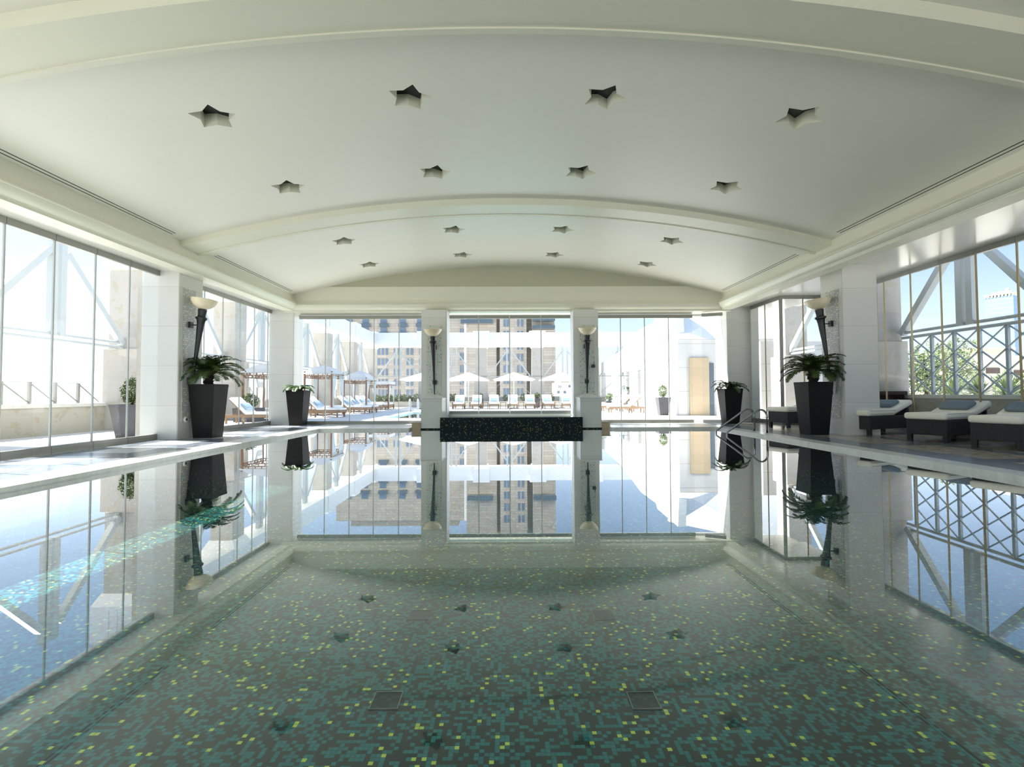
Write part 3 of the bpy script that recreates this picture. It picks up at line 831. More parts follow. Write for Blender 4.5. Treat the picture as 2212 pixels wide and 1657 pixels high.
def planter_body(t, wb, wt, h, mat, soilz=None):
    bm = BM(); frustum(bm, wb, wt, 0, h)
    top = [f_ for f_ in bm.faces if all(abs(v_.co.z - h) < 1e-5 for v_ in f_.verts)]
    r = bmesh.ops.inset_region(bm, faces=top, thickness=0.03)
    bmesh.ops.translate(bm, verts=list({v_ for f_ in top for v_ in f_.verts}), vec=(0, 0, -0.05))
    obj('pot', bm, mat, t)
    bm = BM(); box(bm, -wt / 2 + 0.032, wt / 2 - 0.032, -wt / 2 + 0.032, wt / 2 - 0.032, h - 0.052, h - 0.03); obj('soil', bm, 'soil', t)

def cycad(loc, seed, label, rad=0.66, trunk_h=0.26, nf=30, leafmat='cycad', wb=0.41, wt=0.56, h=1.17, group='tall dark planters with cycads', dirs=None, ll=0.17, el=None, xlim=None):
    rnd = random.Random(seed)
    t = thing('potted_cycad', label, 'potted plant', loc, 0, group)
    planter_body(t, wb, wt, h, 'planter')
    bm = BM(); n = 14; pr = [(0.085 * (1 + 0.12 * math.sin(i * 2.4)), h - 0.05 + (trunk_h + 0.03) * i / n) for i in range(n + 1)]; lathe(bm, pr, 12)
    for i in range(60):
        a = rnd.uniform(0, 2 * PI); z = h + rnd.uniform(0, trunk_h)
        bar(bm, (0.08 * math.cos(a), 0.08 * math.sin(a), z), (0.115 * math.cos(a), 0.115 * math.sin(a), z + 0.035), 0.02, 0.012)
    obj('trunk', bm, 'trunk', t)
    bm = BM()
    for i in range(nf):
        az = 2 * PI * i * 0.381966 + rnd.uniform(-0.15, 0.15)
        f = i / nf
        e0 = math.radians((12 + 62 * f) if el is None else el[0] + (el[1] - el[0]) * f)
        frond(bm, az, e0 + rnd.uniform(-0.08, 0.08), rad * rnd.uniform(0.85, 1.1), math.radians(80 + 30 * f), 40, 0.021, ll, (0.03 * math.cos(az), 0.03 * math.sin(az), h + trunk_h - 0.02), rnd)
    if xlim:
        for v_ in bm.verts:
            if xlim < 0 and v_.co.x < xlim: v_.co.x = xlim + (v_.co.x - xlim) * 0.05 + 0.02 + 0.03 * math.sin(v_.co.z * 40)
            if xlim > 0 and v_.co.x > xlim: v_.co.x = xlim + (v_.co.x - xlim) * 0.05 - 0.02 - 0.03 * math.sin(v_.co.z * 40)
    obj('fronds', bm, leafmat, t, fix=False)
    return t
cycad((-6.63, 11.12, DZ), 3, 'dark tapered planter with bushy cycad palm, in front of the left pillar', rad=0.74, xlim=-0.26, el=(8, 84), ll=0.20, nf=36)
cycad((6.84, 11.17, DZ), 5, 'dark tapered planter with bushy cycad palm, in front of the right pillar', rad=0.72, xlim=0.44, el=(8, 84), ll=0.20, nf=36)
cycad((-6.38, 15.25, DZ), 8, 'dark tapered planter with small cycad in the far left corner', rad=0.50, trunk_h=0.05, nf=13, leafmat='cycad2', wb=0.38, wt=0.54, h=1.06, el=(18, 55), ll=0.15)
cycad((6.75, 15.2, DZ), 9, 'dark tapered planter with drooping cycad in the far right corner', rad=0.55, trunk_h=0.06, nf=18, wb=0.38, wt=0.56, h=1.06, el=(15, 60), ll=0.13)

# leafy blob for shrubs and trees
def leaves(bm, c, rx, ry, rz, n, size, rnd, cone=0.0):
    for _ in range(n):
        a = rnd.uniform(0, 2 * PI); u = rnd.uniform(-1, 1); r = rnd.uniform(0.45, 1.0) ** 0.6
        s = math.sqrt(1 - u * u); k = 1 - cone * (u + 1) / 2
        lump = 1 + 0.18 * noise.noise(Vector((a * 1.3 + c[0], u * 2.5, c[1])))
        p = Vector((c[0] + rx * r * s * math.cos(a) * k * lump, c[1] + ry * r * s * math.sin(a) * k * lump, c[2] + rz * r * u * lump))
        d = Vector((rnd.gauss(0, 1), rnd.gauss(0, 1), rnd.gauss(0.6, 1))).normalized()
        e1 = d.orthogonal().normalized(); e2 = d.cross(e1)
        th = rnd.uniform(0, 2 * PI); q = (e1 * math.cos(th) + e2 * math.sin(th)); q2 = d.cross(q)
        sz = size * rnd.uniform(0.7, 1.3)
        vs = [bm.verts.new(p - q * sz), bm.verts.new(p + q2 * sz * 0.4 + d * sz * 0.1), bm.verts.new(p + q * sz), bm.verts.new(p - q2 * sz * 0.4 + d * sz * 0.1)]
        bm.faces.new(vs)

def pot_shrub(loc, wb, wt, h, r, sh, label, seed, mat='bush', n=900, size=0.03, group='grey planters with shrubs on the terrace'):
    rnd = random.Random(seed)
    t = thing('potted_shrub', label, 'potted plant', loc, 0, group)
    planter_body(t, wb, wt, h, 'greyplanter')
    bm = BM()
    for k in range(5):
        a = k * 1.3; tube(bm, [(0, 0, h - 0.04), (0.3 * r * math.cos(a), 0.3 * r * math.sin(a), h + sh * 0.5)], [0.012, 0.006], 5)
    obj('stems', bm, 'trunk', t)
    bm = BM(); leaves(bm, (0, 0, h + sh * 0.52), r, r, sh * 0.55, n, size, rnd, 0.15); obj('foliage', bm, mat, t, fix=False)
    return t

# ------------------------------------------------------------------ pool grab rails
def grabrail(y, label):
    pts = [(5.98, y, DZ), (5.98, y, 0.46)]
    for k in range(1, 9):
        a = PI * 0.68 * k / 8
        pts.append((5.98 - 0.14 * (1 - math.cos(a)), y + 0.02 * k / 8, 0.46 + 0.14 * math.sin(a)))
    e0 = Vector(pts[-1]); dirv = (e0 - Vector(pts[-2])).normalized()
    end = Vector((5.17, y + 0.28, 0.06))
    for k in range(1, 7): pts.append(tuple(e0.lerp(end, k / 6)))
    for k in range(1, 6):
        pts.append((5.17 - 0.03 + 0.03 * math.cos(k * 0.35) , y + 0.28 + 0.004 * k, 0.06 - 0.045 * k))
    pts.append((5.17, y + 0.33, -0.3)); pts.append((5.3, y + 0.34, -0.6))
    t = thing('grab_rail', label, 'handrail', (0, 0, 0), 0, 'pool grab rails')
    bm = BM(); tube(bm, pts, 0.022, 12); obj('rail_tube', bm, 'steel', t, smooth=True)
    bm = BM(); lathe(bm, [(0.045, 0), (0.045, 0.008), (0.025, 0.014)], 20, (5.98, y, DZ)); obj('flange', bm, 'steel', t)
grabrail(11.55, 'nearer chrome grab rail curving from the deck into the pool')
grabrail(12.15, 'farther chrome grab rail curving from the deck into the pool')

# ------------------------------------------------------------------ indoor wicker loungers
def cushion(bm, x0, x1, y0, y1, z0, z1, r=0.05, ang=0, hinge=None):
    b2 = BM(); box(b2, x0, x1, y0, y1, z0, z1); bmesh.ops.recalc_face_normals(b2, faces=b2.faces)
    bmesh.ops.bevel(b2, geom=b2.edges[:], offset=r, segments=4, profile=0.5, affect='EDGES')
    m_ = None
    if ang:
        m_ = Matrix.Translation(hinge) @ Matrix.Rotation(-ang, 4, 'Y') @ Matrix.Translation(-Vector(hinge))
    join(bm, b2, m_)

def make_lounger():
    """foot at local x = 0, head towards +x"""
    W_ = 0.66; L = 1.62
    t = thing('wicker_lounger', '', 'lounger', (0, 0, 0), 0, 'wicker loungers along the right glass wall')
    bm = BM(); bevbox(bm, 0, L, -W_ / 2, W_ / 2, 0.13, 0.42, 0.015); obj('base', bm, 'wicker', t)
    for sx in (0.05, L - 0.05):
        for sy in (-1, 1):
            bm = BM(); bevbox(bm, sx - 0.04, sx + 0.04, sy * (W_ / 2 - 0.04) - 0.038, sy * (W_ / 2 - 0.04) + 0.038, 0, 0.14, 0.006); obj('leg', bm, 'wicker', t)
    bm = BM(); b2 = BM(); bevbox(b2, 0.92, L, -W_ / 2 + 0.02, W_ / 2 - 0.02, 0.415, 0.445, 0.008)
    hg = Vector((0.92, 0, 0.43)); m_ = Matrix.Translation(hg) @ Matrix.Rotation(-0.30, 4, 'Y') @ Matrix.Translation(-hg); join(bm, b2, m_)
    box(bm, L - 0.18, L - 0.12, -W_ / 2 + 0.03, W_ / 2 - 0.03, 0.42, 0.58)
    obj('backrest_frame', bm, 'wicker', t)
    bm = BM(); cushion(bm, -0.05, 0.93, -W_ / 2 - 0.02, W_ / 2 + 0.02, 0.42, 0.545)
    c = obj('mattress', bm, 'cream', t, smooth=True)
    bm = BM(); cushion(bm, 0.90, L + 0.02, -W_ / 2 - 0.02, W_ / 2 + 0.02, 0.44, 0.565, 0.05, 0.30, (0.92, 0, 0.44)); obj('back_mattress', bm, 'cream', t, smooth=True)
    bm = BM()
    yy = -W_ / 2 - 0.021
    for zz in (0.465, 0.535): tube(bm, [(0.0, yy, zz), (0.9, yy, zz)], 0.004, 5)
    obj('piping', bm, 'piping', c)
    bm = BM(); cushion(bm, 0.98, 1.34, -0.25, 0.25, 0.565, 0.66, 0.045, 0.30, (0.92, 0, 0.44)); obj('pillow', bm, 'bluegrey', t, smooth=True)
    return t
ang = math.radians(24)
lg = make_lounger(); lg.location = (7.62, 11.0, DZ); lg.rotation_euler = (0, 0, ang)
lg['label'] = 'black wicker lounger with cream mattress, beside the right pillar'
dup(lg, (7.84, 9.36, DZ), ang, 'black wicker lounger with cream mattress, second from the right pillar')
dup(lg, (7.90, 8.08, DZ), ang, 'black wicker lounger with cream mattress, cut by the right picture edge')
dup(lg, (7.26, 13.45, DZ), math.radians(18), 'black wicker lounger in the far right corner behind the palm planter')

# brown wicker sofa outside the right glass
t = thing('wicker_sofa', 'brown wicker sofa on the right terrace behind the loungers', 'sofa', (9.76, 11.6, 0), 0)
bm = BM(); bevbox(bm, -0.35, 0.35, -0.1, 1.1, 0.1, 0.45, 0.02); obj('seat', bm, 'brown', t)
bm = BM(); bevbox(bm, -0.35, 0.35, 1.1, 1.2, 0.1, 1.0, 0.02)
for k in range(9): bar(bm, (-0.32 + k * 0.08, 1.08, 0.5), (-0.32 + k * 0.08, 1.08, 0.9), 0.02)
bevbox(bm, -0.38, 0.38, 1.02, 1.22, 0.92, 1.02, 0.02); obj('backrest', bm, 'brown', t)

# ------------------------------------------------------------------ terrace
bm = BM()
PX0, PX1, PY0, PY1 = -5.2, 3.9, 20.6, 27.5
box(bm, -11.6, XL - 0.12, YN - 0.25, 44, -0.3, 0.0)
box(bm, XL - 0.12, 13.5, 17.0, PY0, -0.3, 0.0)
box(bm, XL - 0.12, PX0, PY0, PY1, -0.3, 0.0); box(bm, PX1, 13.5, PY0, PY1, -0.3, 0.0)
box(bm, XL - 0.12, 13.5, PY1, 44, -0.3, 0.0)
box(bm, XR + 0.12, 10.4, -20, 17.0, -0.3, 0.0); box(bm, -11.6, XR + 0.12, -20, YN - 0.25, -0.3, 0.0)
tag(obj('terrace_paving', bm, 'paving'), 'pale stone terrace paving around the pool hall', 'paving')['kind'] = 'structure'
bm = BM()
box(bm, PX0 - 0.3, PX1 + 0.3, PY0 - 0.3, PY1 + 0.3, -1.4, -1.2)
box(bm, PX0 - .3, PX0, PY0 - .3, PY1 + .3, -1.2, -0.301); box(bm, PX1, PX1 + .3, PY0 - .3, PY1 + .3, -1.2, -0.301); box(bm, PX0, PX1, PY0 - .3, PY0, -1.2, -0.301); box(bm, PX0, PX1, PY1, PY1 + .3, -1.2, -0.301)
tag(obj('outdoor_pool', bm, 'aqua'), 'turquoise tiled outdoor pool on the terrace', 'pool')
bm = BM(); bm.faces.new([bm.verts.new(p) for p in ((PX0, PY0, -0.06), (PX1, PY0, -0.06), (PX1, PY1, -0.06), (PX0, PY1, -0.06))])
tag(obj('outdoor_pool_water', bm, 'water2', fix=False), 'turquoise water of the outdoor pool behind the end windows', 'water', kind='stuff')
bm = BM(); box(bm, -900, 900, -300, 1200, -14.0, -13.0); tag(obj('distant_ground', bm, 'ground'), 'pale distant ground far below the terrace', 'ground', kind='structure')

# parapets
XP = -11.5
def parapet(x0, x1, y0, y1, label, h=0.78):
    t = thing('parapet_wall', label, 'parapet', (0, 0, 0), 0, 'stone parapets around the terrace')
    bm = BM(); box(bm, x0, x1, y0, y1, -0.3, h - 0.09); obj('wall_body', bm, 'parapet', t)
    bm = BM(); bevbox(bm, x0 - 0.04, x1 + 0.04, y0 - 0.04, y1 + 0.04, h - 0.09, h, 0.01); obj('coping', bm, 'capstone', t)
parapet(XP - 0.35, XP, -6, 40, 'long low stone parapet outside the left windows')
parapet(XP - 0.35, 12.5, 40.0, 40.35, 'low stone parapet at the far end of the terrace behind the umbrellas')
parapet(10.2, 10.5, -6, 17.0, 'low stone parapet outside the right windows', 0.93)

# railing with slanting struts on the left parapet
def railing(y0, y1, step, label):
    t = thing('railing', label, 'railing', (0, 0, 0), 0, 'steel railings on the left parapet')
    y = y0
    while y < y1 - 0.1:
        bm = BM(); box(bm, XP - 0.2, XP - 0.14, y - 0.03, y + 0.03, 0.78, 1.32); obj('post', bm, 'rail', t)
        if y + step < y1:
            bm = BM(); bar(bm, (XP - 0.17, y, 1.30), (XP - 0.17, y + step, 0.80), 0.03); obj('strut', bm, 'rail', t)
        y += step
    bm = BM(); tube(bm, [(XP - 0.17, y0, 1.325), (XP - 0.17, y - step, 1.325)], 0.01, 6); obj('top_cable', bm, 'truss', t)

# stone columns along the parapets with trusses between them
CY = [4.55, 9.70, 14.87, 19.95, 25.0, 29.95, 34.95, 40.2]
def column(x, y, label, w=0.85, base_h=2.33, top=4.62, mat='outstone', group='tall stone columns of the terrace'):
    t = thing('stone_column', label, 'column', (x, y, 0), 0, group)
    bm = BM(); box(bm, -w / 2, w / 2, -w / 2, w / 2, base_h, top); obj('shaft', bm, mat, t)
    bm = BM(); bevbox(bm, -w / 2 - 0.09, w / 2 + 0.09, -w / 2 - 0.09, w / 2 + 0.09, -0.3, base_h, 0.02); obj('plinth', bm, mat, t)
    bm = BM(); b2 = BM(); frustum(b2, w + 0.08, w + 0.4, top, top + 0.3); join(bm, b2); box(bm, -w / 2 - 0.2, w / 2 + 0.2, -w / 2 - 0.2, w / 2 + 0.2, top + 0.3, 5.95)
    for k in (-1, 1): box(bm, k * 0.12 - 0.02, k * 0.12 + 0.02, -w / 2 - 0.215, -w / 2 - 0.19, 5.0, 5.75)
    obj('capital', bm, 'white', t)
    return t
ordn = ['left of the picture, nearest the camera', 'just outside the left picture edge', 'first seen through the left window', 'second, seen between left pillar and corner', 'hidden behind the far left corner pillar', 'behind the first cabana', 'behind the second cabana', 'at the far left corner']
for i, y in enumerate(CY):
    column(XP + 0.42, y, 'stone column on the left parapet, %s' % ordn[i])
for y0, y1 in zip(CY, CY[1:]):
    if y0 > 9: railing(y0 + 0.6 if y0 > 14 else 10.2, y1 - 0.50, 0.69, 'slender steel railing with slanting struts on the left parapet, %s' % {9: 'seen through the nearest window', 14: 'beyond the first column', 19: 'beyond the second column', 25: 'hidden behind the corner pillar', 29: 'behind the first cabana', 34: 'farthest stretch'}[int(y0)])

def truss_y(x, y0, y1, zb, zt, label, group='white steel trusses between the columns', lower=False):
    """truss bay in the plane x, between columns at y0 and y1"""
    t = thing('steel_truss', label, 'truss', (0, 0, 0), 0, group)
    ym = (y0 + y1) / 2
    for dz in (0, 0.13):
        bm = BM(); tube(bm, [(x, y0, zb + dz), (x, y1, zb + dz)], 0.038, 8); obj('chord', bm, 'truss', t)
    for dy in (-0.125, 0.125):
        bm = BM(); box(bm, x - 0.07, x + 0.07, ym + dy - 0.078, ym + dy + 0.078, zb + 0.1, zt + 0.22); obj('post', bm, 'truss', t)
    for s, ye in ((-1, y0), (1, y1)):
        bm = BM(); bar(bm, (x, ym + s * 0.22, zt - 0.12), (x, ye, zb + 0.1), 0.15); obj('diagonal', bm, 'truss', t)
    return t
for i, (y0, y1) in enumerate(zip(CY, CY[1:])):
    if i == 0: continue
    truss_y(XP + 0.42, y0 + 0.48, y1 - 0.48, 2.36, 4.68, 'white steel truss on the left side, bay %s' % ['', 'seen through the nearest left window', 'beyond the first column', 'beyond the second column', 'behind the cabanas', 'left of the second cabana', 'farthest from the camera'][i])
# long white beam above the columns
bm = BM(); box(bm, XP - 0.15, XP + 1.0, 16.5, 40.5, 4.90, 5.80)
tag(obj('roof_beam', bm, 'white'), 'long white beam on the columns of the left terrace side', 'beam', 'white beams above the terrace')
bm = BM(); box(bm, XP + 1.0, 11.5, 39.6, 40.5, 4.75, 5.85)
tag(obj('roof_beam', bm, 'white'), 'white beam spanning the far end of the terrace above the umbrellas', 'beam', 'white beams above the terrace')
# far end columns
for px, lb in ((920, 'left of the middle window view'), (1040, 'left one inside the middle window'), (1160.5, 'right one inside the middle window'), (1281, 'behind the right end-wall pillar')):
    c = column(P(px, 800, 39.9).x, 40.0, 'pale stone column of the far terrace end, %s' % lb, w=0.88, group='columns at the far terrace end')
def truss_x(y, x0, x1, zb, zt, label):
    t = thing('steel_truss', label, 'truss', (0, 0, 0), 0, 'trusses at the far terrace end')
    xm = (x0 + x1) / 2
    bm = BM(); tube(bm, [(x0, y, zb), (x1, y, zb)], 0.03, 8); obj('chord', bm, 'truss', t)
    for dx in (-0.19, 0.19):
        bm = BM(); box(bm, xm + dx - 0.06, xm + dx + 0.06, y - 0.06, y + 0.06, zb, zt + 0.36); obj('post', bm, 'truss', t)
    for s, xe in ((-1, x0), (1, x1)):
        bm = BM(); bar(bm, (xm + s * 0.2, y, zt), (xe, y, zb), 0.09); obj('diagonal', bm, 'truss', t)
        bm = BM(); bar(bm, (xm + s * 0.2, y, zb - 0.1), (xe, y, zb - 1.4), 0.03); obj('cable', bm, 'truss', t)
ex = [P(px, 800, 39.9).x for px in (800, 920, 1040, 1160.5, 1281, 1400)]
for k, lb in enumerate(('left of the end-wall pillars', 'at the left edge of the middle window', 'in the centre of the middle window', 'at the right edge of the middle window', 'in front of the white building')):
    truss_x(40.0, ex[k] + 0.54, ex[k + 1] - 0.54, 2.37, 4.38, 'slender steel truss at the far terrace end, %s' % lb)

# right side: column, truss, lattice
column(10.05, 13.35, 'stone column outside the right windows', w=0.62, group='columns outside the right windows')
column(10.05, 8.75, 'stone column outside the right windows beyond the picture edge', w=0.62, group='columns outside the right windows')
column(10.50, 18.5, 'stone column outside the glazed far right corner', w=0.8, group='columns outside the right windows')
truss_y(10.3, 9.25, 12.95, 2.40, 4.55, 'white steel truss outside the right windows', 'trusses outside the right windows')
truss_y(10.3, 13.8, 18.1, 2.40, 4.55, 'white steel truss outside the far right corner', 'trusses outside the right windows')
t = thing('lattice_screen', 'pale blue steel lattice screen below the right truss', 'screen', (10.3, 0, 0.93))
ys = [12.66 - 0.615 * i for i in range(6)]
for y in ys:
    bm = BM(); box(bm, -0.03, 0.03, y - 0.03, y + 0.03, 0, 1.44); obj('post', bm, 'lattice', t)
for y in ys[:-1]:
    bm = BM()
    for k in range(3):
        z0 = 0.48 * k; bar(bm, (-0.03, y, z0), (-0.03, y - 0.615, z0 + 0.48), 0.025); bar(bm, (0.03, y, z0 + 0.48), (0.03, y - 0.615, z0), 0.025)
    obj('lattice_panel', bm, 'lattice', t)
# exterior pilaster behind the left pillar
bm = BM(); box(bm, -7.96, -7.76, 10.75, 11.4, -0.2, 4.2); tag(obj('stone_pilaster', bm, 'outstone'), 'cream stone pilaster just outside the left pillar', 'pilaster')


# roof overhang outside (keeps high sun out of the hall)
bm = BM(); box(bm, XL - 0.35, XR + 0.35, YN - 0.3, 16.2, 5.2, 5.4); tag(obj('roof_slab', bm, 'white'), 'flat white roof slab of the pool hall', 'roof', kind='structure')
bm = BM(); box(bm, XL - 0.3, XL - 0.1, YN, 16.2, ZL, 5.25); box(bm, XR + 0.1, XR + 0.3, YN, 16.2, ZR, 5.25); tag(obj('roof_edge', bm, 'white'), 'white fascia above the side windows of the pool hall', 'fascia', kind='structure')

# shrubs outside
pot_shrub((-8.78, 11.75, 0), 0.42, 0.62, 0.78, 0.25, 0.60, 'grey planter with upright shrub outside the nearest left window', 21, n=1500, size=0.028)
pot_shrub((-9.6, 18.6, 0), 0.75, 0.8, 0.5, 0.36, 0.5, 'wide grey planter with round shrub outside the second left window', 22, n=1200, size=0.035)
q = P(1428, 899, 22.6); pot_shrub((q.x, 22.3, 0), 0.36, 0.55, 0.80, 0.22, 0.55, 'tall grey planter with pale shrub beside the white building', 23, 'bush2', 900, 0.035)
for px, Y, pl in ((1316.5, 31.0, 'nearest the right end-wall pillar'), (1359, 33.0, 'under the white building canopy')):
    q = P(px, 870, Y); pot_shrub((q.x, Y, 0), 0.40, 0.48, 0.52, 0.26, 0.45, 'small grey planter with green shrub, %s' % pl, int(px), 'bush2', 500, 0.05)
q = P(1160.5, 870, 35); pot_shrub((q.x, 35, 0), 0.34, 0.38, 0.66, 0.23, 0.36, 'grey box planter with round shrub between umbrellas two and three', 31, 'bush', 500, 0.045)
q = P(1039, 870, 35); pot_shrub((q.x, 35, 0), 0.34, 0.38, 0.66, 0.15, 0.36, 'grey box planter with slim shrub behind the second white lounger', 32, 'bush', 400, 0.045)

def bush(loc, rx, rz, label, seed, mat='bush2', n=350, size=0.05, flowers=0, group='shrubs along the far parapet'):
    rnd = random.Random(seed)
    t = thing('shrub', label, 'shrub', loc, 0, group)
    bm = BM(); tube(bm, [(0, 0, -0.1), (0, 0, rz * 0.8)], [0.03, 0.015], 6); obj('stem', bm, 'trunk', t)
    bm = BM(); leaves(bm, (0, 0, rz * 0.9), rx, rx, rz, n, size, rnd, 0.2); obj('foliage', bm, mat, t, fix=False)
    if flowers:
        bm = BM(); leaves(bm, (0, -rx * 0.5, rz * 0.5), rx, rx * 0.6, rz * 0.5, flowers, 0.035, rnd); obj('flowers', bm, 'flower', t, fix=False)
k = 0
names = ['far left', 'second from the left', 'third from the left', 'fourth from the left', 'fifth from the left', 'sixth from the left', 'seventh from the left', 'eighth from the left']
bm = BM(); box(bm, P(800, 870, 38.5).x, P(912, 870, 38.5).x, 38.2, 39.1, 0, 0.40); box(bm, P(960, 870, 38.5).x, P(1256, 870, 38.5).x, 38.2, 39.1, 0, 0.40)
tag(obj('planting_bed_wall', bm, 'parapet'), 'low pale wall holding the far flower bed', 'low wall')
for px in (817, 829, 840, 849, 862, 873, 885, 899):
    q = P(px, 865, 38.7); bush((q.x, 38.75, 0.38), 0.30, random.uniform(0.25, 0.42), 'leafy shrub of the far flower bed, %s' % names[k], 100 + k, 'bush2' if k % 2 else 'bush', 260, 0.06, 8 if k % 2 else 0); k += 1
for j, px in enumerate((972, 982, 1092, 1130, 1192, 1246)):
    q = P(px, 865, 38.7); bush((q.x, 38.75, 0.38), 0.26, 0.34 if j != 2 else 0.3, 'small shrub behind the white loungers, %s' % ['leftmost', 'beside the leftmost', 'left of the third pillow', 'right of centre', 'right of the fifth lounger', 'rightmost'][j], 140 + j, 'bush', 220, 0.055, 6, 'shrubs behind the white loungers')

# ------------------------------------------------------------------ umbrellas
def make_umbrella(loc, label):
    t = thing('parasol', label, 'umbrella', loc, 0, 'white parasols at the far terrace end')
    bm = BM(); tube(bm, [(0, 0, 0.05), (0, 0, 2.3)], 0.035, 10); obj('pole', bm, 'truss', t)
    bm = BM(); bevbox(bm, -0.3, 0.3, -0.3, 0.3, 0, 0.06, 0.01); obj('base', bm, 'greyplanter', t)
    bm = BM(); apex = bm.verts.new((0, 0, 2.40)); hw = 1.32; n = 8; ring = []; low = []
    for i in range(4 * 4):
        s = i // 4; u = (i % 4) / 4
        c = [(-hw, -hw), (hw, -hw), (hw, hw), (-hw, hw)]
        a, b = c[s], c[(s + 1) % 4]
        x = a[0] + (b[0] - a[0]) * u; y = a[1] + (b[1] - a[1]) * u
        sag = 0.05 * math.sin(PI * u)
        ring.append(bm.verts.new((x * (1 - sag), y * (1 - sag), 1.90 + sag * 0.6))); low.append(bm.verts.new((x * (1 - sag), y * (1 - sag), 1.84 + sag * 0.6)))
    for i in range(16):
        bm.faces.new((ring[i], ring[(i + 1) % 16], apex)); bm.faces.new((low[i], low[(i + 1) % 16], ring[(i + 1) % 16], ring[i]))
    o = obj('canopy', bm, 'canvas', t)
    for sx, sy in ((1, 1), (1, -1), (-1, 1), (-1, -1)):
        bm = BM(); bar(bm, (0, 0, 2.34), (sx * 1.28, sy * 1.28, 1.88), 0.02); obj('rib', bm, 'truss', t)
    return t
um = make_umbrella(P(1012, 883, 33) * 1.0, 'white square parasol on the left side of the middle window view'); um.location.z = 0
for px, lb in ((1110.3, 'white square parasol in the centre of the middle window view'), (1210, 'white square parasol at the right edge of the middle window view'), (913, 'white square parasol half hidden by the left end-wall pillar')):
    q = P(px, 883, 33); dup(um, (q.x, 33, 0), 0, lb)

# ------------------------------------------------------------------ teak loungers
def make_teak():
    """foot at x=0 (local), head towards +x; white mattress with raised back"""
    W_ = 0.66; L = 1.85
    t = thing('teak_lounger', '', 'lounger', (0, 0, 0), 0, 'teak loungers with white mattresses')
    bm = BM()
    for sy in (-1, 1): bar(bm, (0, sy * (W_ / 2 - 0.03), 0.26), (L, sy * (W_ / 2 - 0.03), 0.26), 0.05, 0.09)
    for k in range(12): bar(bm, (0.05 + k * 0.1, -W_ / 2 + 0.03, 0.29), (0.05 + k * 0.1, W_ / 2 - 0.03, 0.29), 0.06, 0.02)
    for xx in (0.03, L - 0.03): bar(bm, (xx, -W_ / 2, 0.26), (xx, W_ / 2, 0.26), 0.05, 0.09)
    obj('frame', bm, 'teak', t)
    for sx in (0.12, 1.15, L - 0.1):
        for sy in (-1, 1):
            bm = BM(); bar(bm, (sx, sy * (W_ / 2 - 0.03), 0), (sx, sy * (W_ / 2 - 0.03), 0.26), 0.055); obj('leg', bm, 'teak', t)
    bm = BM(); b2 = BM(); box(b2, 1.1, L, -W_ / 2 + 0.02, W_ / 2 - 0.02, 0.30, 0.33); hg = Vector((1.1, 0, 0.3)); A_ = 0.75
    join(bm, b2, Matrix.Translation(hg) @ Matrix.Rotation(-A_, 4, 'Y') @ Matrix.Translation(-hg)); bar(bm, (1.55, 0, 0.28), (1.5, 0, 0.7), 0.04)
    obj('back_frame', bm, 'teak', t)
    bm = BM(); cushion(bm, 0, 1.1, -W_ / 2 + 0.01, W_ / 2 - 0.01, 0.31, 0.40, 0.03); obj('mattress', bm, 'mattress_white', t, smooth=True)
    bm = BM(); cushion(bm, 1.09, L + 0.02, -W_ / 2 + 0.01, W_ / 2 - 0.01, 0.33, 0.42, 0.03, A_, (1.1, 0, 0.33)); obj('back_mattress', bm, 'mattress_white', t, smooth=True)
    bm = BM(); cushion(bm, 1.18, 1.5, -0.24, 0.24, 0.42, 0.50, 0.035, A_, (1.1, 0, 0.33)); obj('pillow', bm, 'skyblue', t, smooth=True)
    return t
tk = make_teak(); q = P(990, 882, 33.0)
tk.location = (q.x, 32.7, 0); tk.rotation_euler = (0, 0, PI / 2); tk['label'] = 'white cushioned teak lounger facing the pool, leftmost in the middle window'; 
lb7 = ['', 'second from left in the middle window', 'third from left, beneath the left parasol edge', 'left of the centre parasol pole', 'right of the centre parasol pole', 'sixth, between parasols two and three', 'rightmost in the middle window']
for i, px in enumerate((990, 1028.5, 1068, 1106.5, 1146, 1186, 1225)):
    if i: q = P(px, 882, 33); dup(tk, (q.x, 32.7, 0), PI / 2 + 0.04 * (i % 3 - 1), 'white cushioned teak lounger facing the pool, %s' % lb7[i])
# side tables between them
for i, px in enumerate((971, 1009, 1048, 1087, 1126, 1167, 1205)):
    q = P(px, 882, 33)
    t = thing('side_table', 'small teak side table between the white loungers, %s' % ['leftmost', 'second from the left', 'third from the left', 'fourth from the left', 'fifth from the left', 'sixth from the left', 'rightmost'][i], 'table', (q.x, 33.3, 0), 0, 'teak side tables between the loungers')
    bm = BM(); bevbox(bm, -0.2, 0.2, -0.2, 0.2, 0.40, 0.43, 0.006); obj('table_top', bm, 'teak', t)
    for sx in (-1, 1):
        for sy in (-1, 1):
            bm = BM(); bar(bm, (sx * 0.17, sy * 0.17, 0), (sx * 0.17, sy * 0.17, 0.4), 0.035); obj('leg', bm, 'teak', t)
# loungers in front of the white building
for i, (x, y) in enumerate(((5.9, 25.2), (5.85, 27.0), (6.05, 28.6), (6.1, 29.9), (6.3, 32.6))):
    dup(tk, (x - 0.9, y, 0), 0.02 * i, 'teak lounger beside the white building, %s' % ['nearest', 'second nearest', 'third', 'fourth', 'farthest'][i])
# loungers left, near the cabanas
for i, (x, y, a) in enumerate(((-7.2, 21.9, 2.95), (-7.2, 26.0, 3.0), (-7.1, 27.0, 3.0), (-7.9, 31.0, 3.0), (-7.8, 31.9, 3.0), (-7.85, 17.35, 3.1))):
    dup(tk, (x, y, 0), a, 'white teak lounger near the cabanas, %s' % ['in front of the first cabana', 'between the first two cabanas', 'just before the second cabana', 'beyond the second cabana', 'before the third cabana', 'outside the second left window'][i])

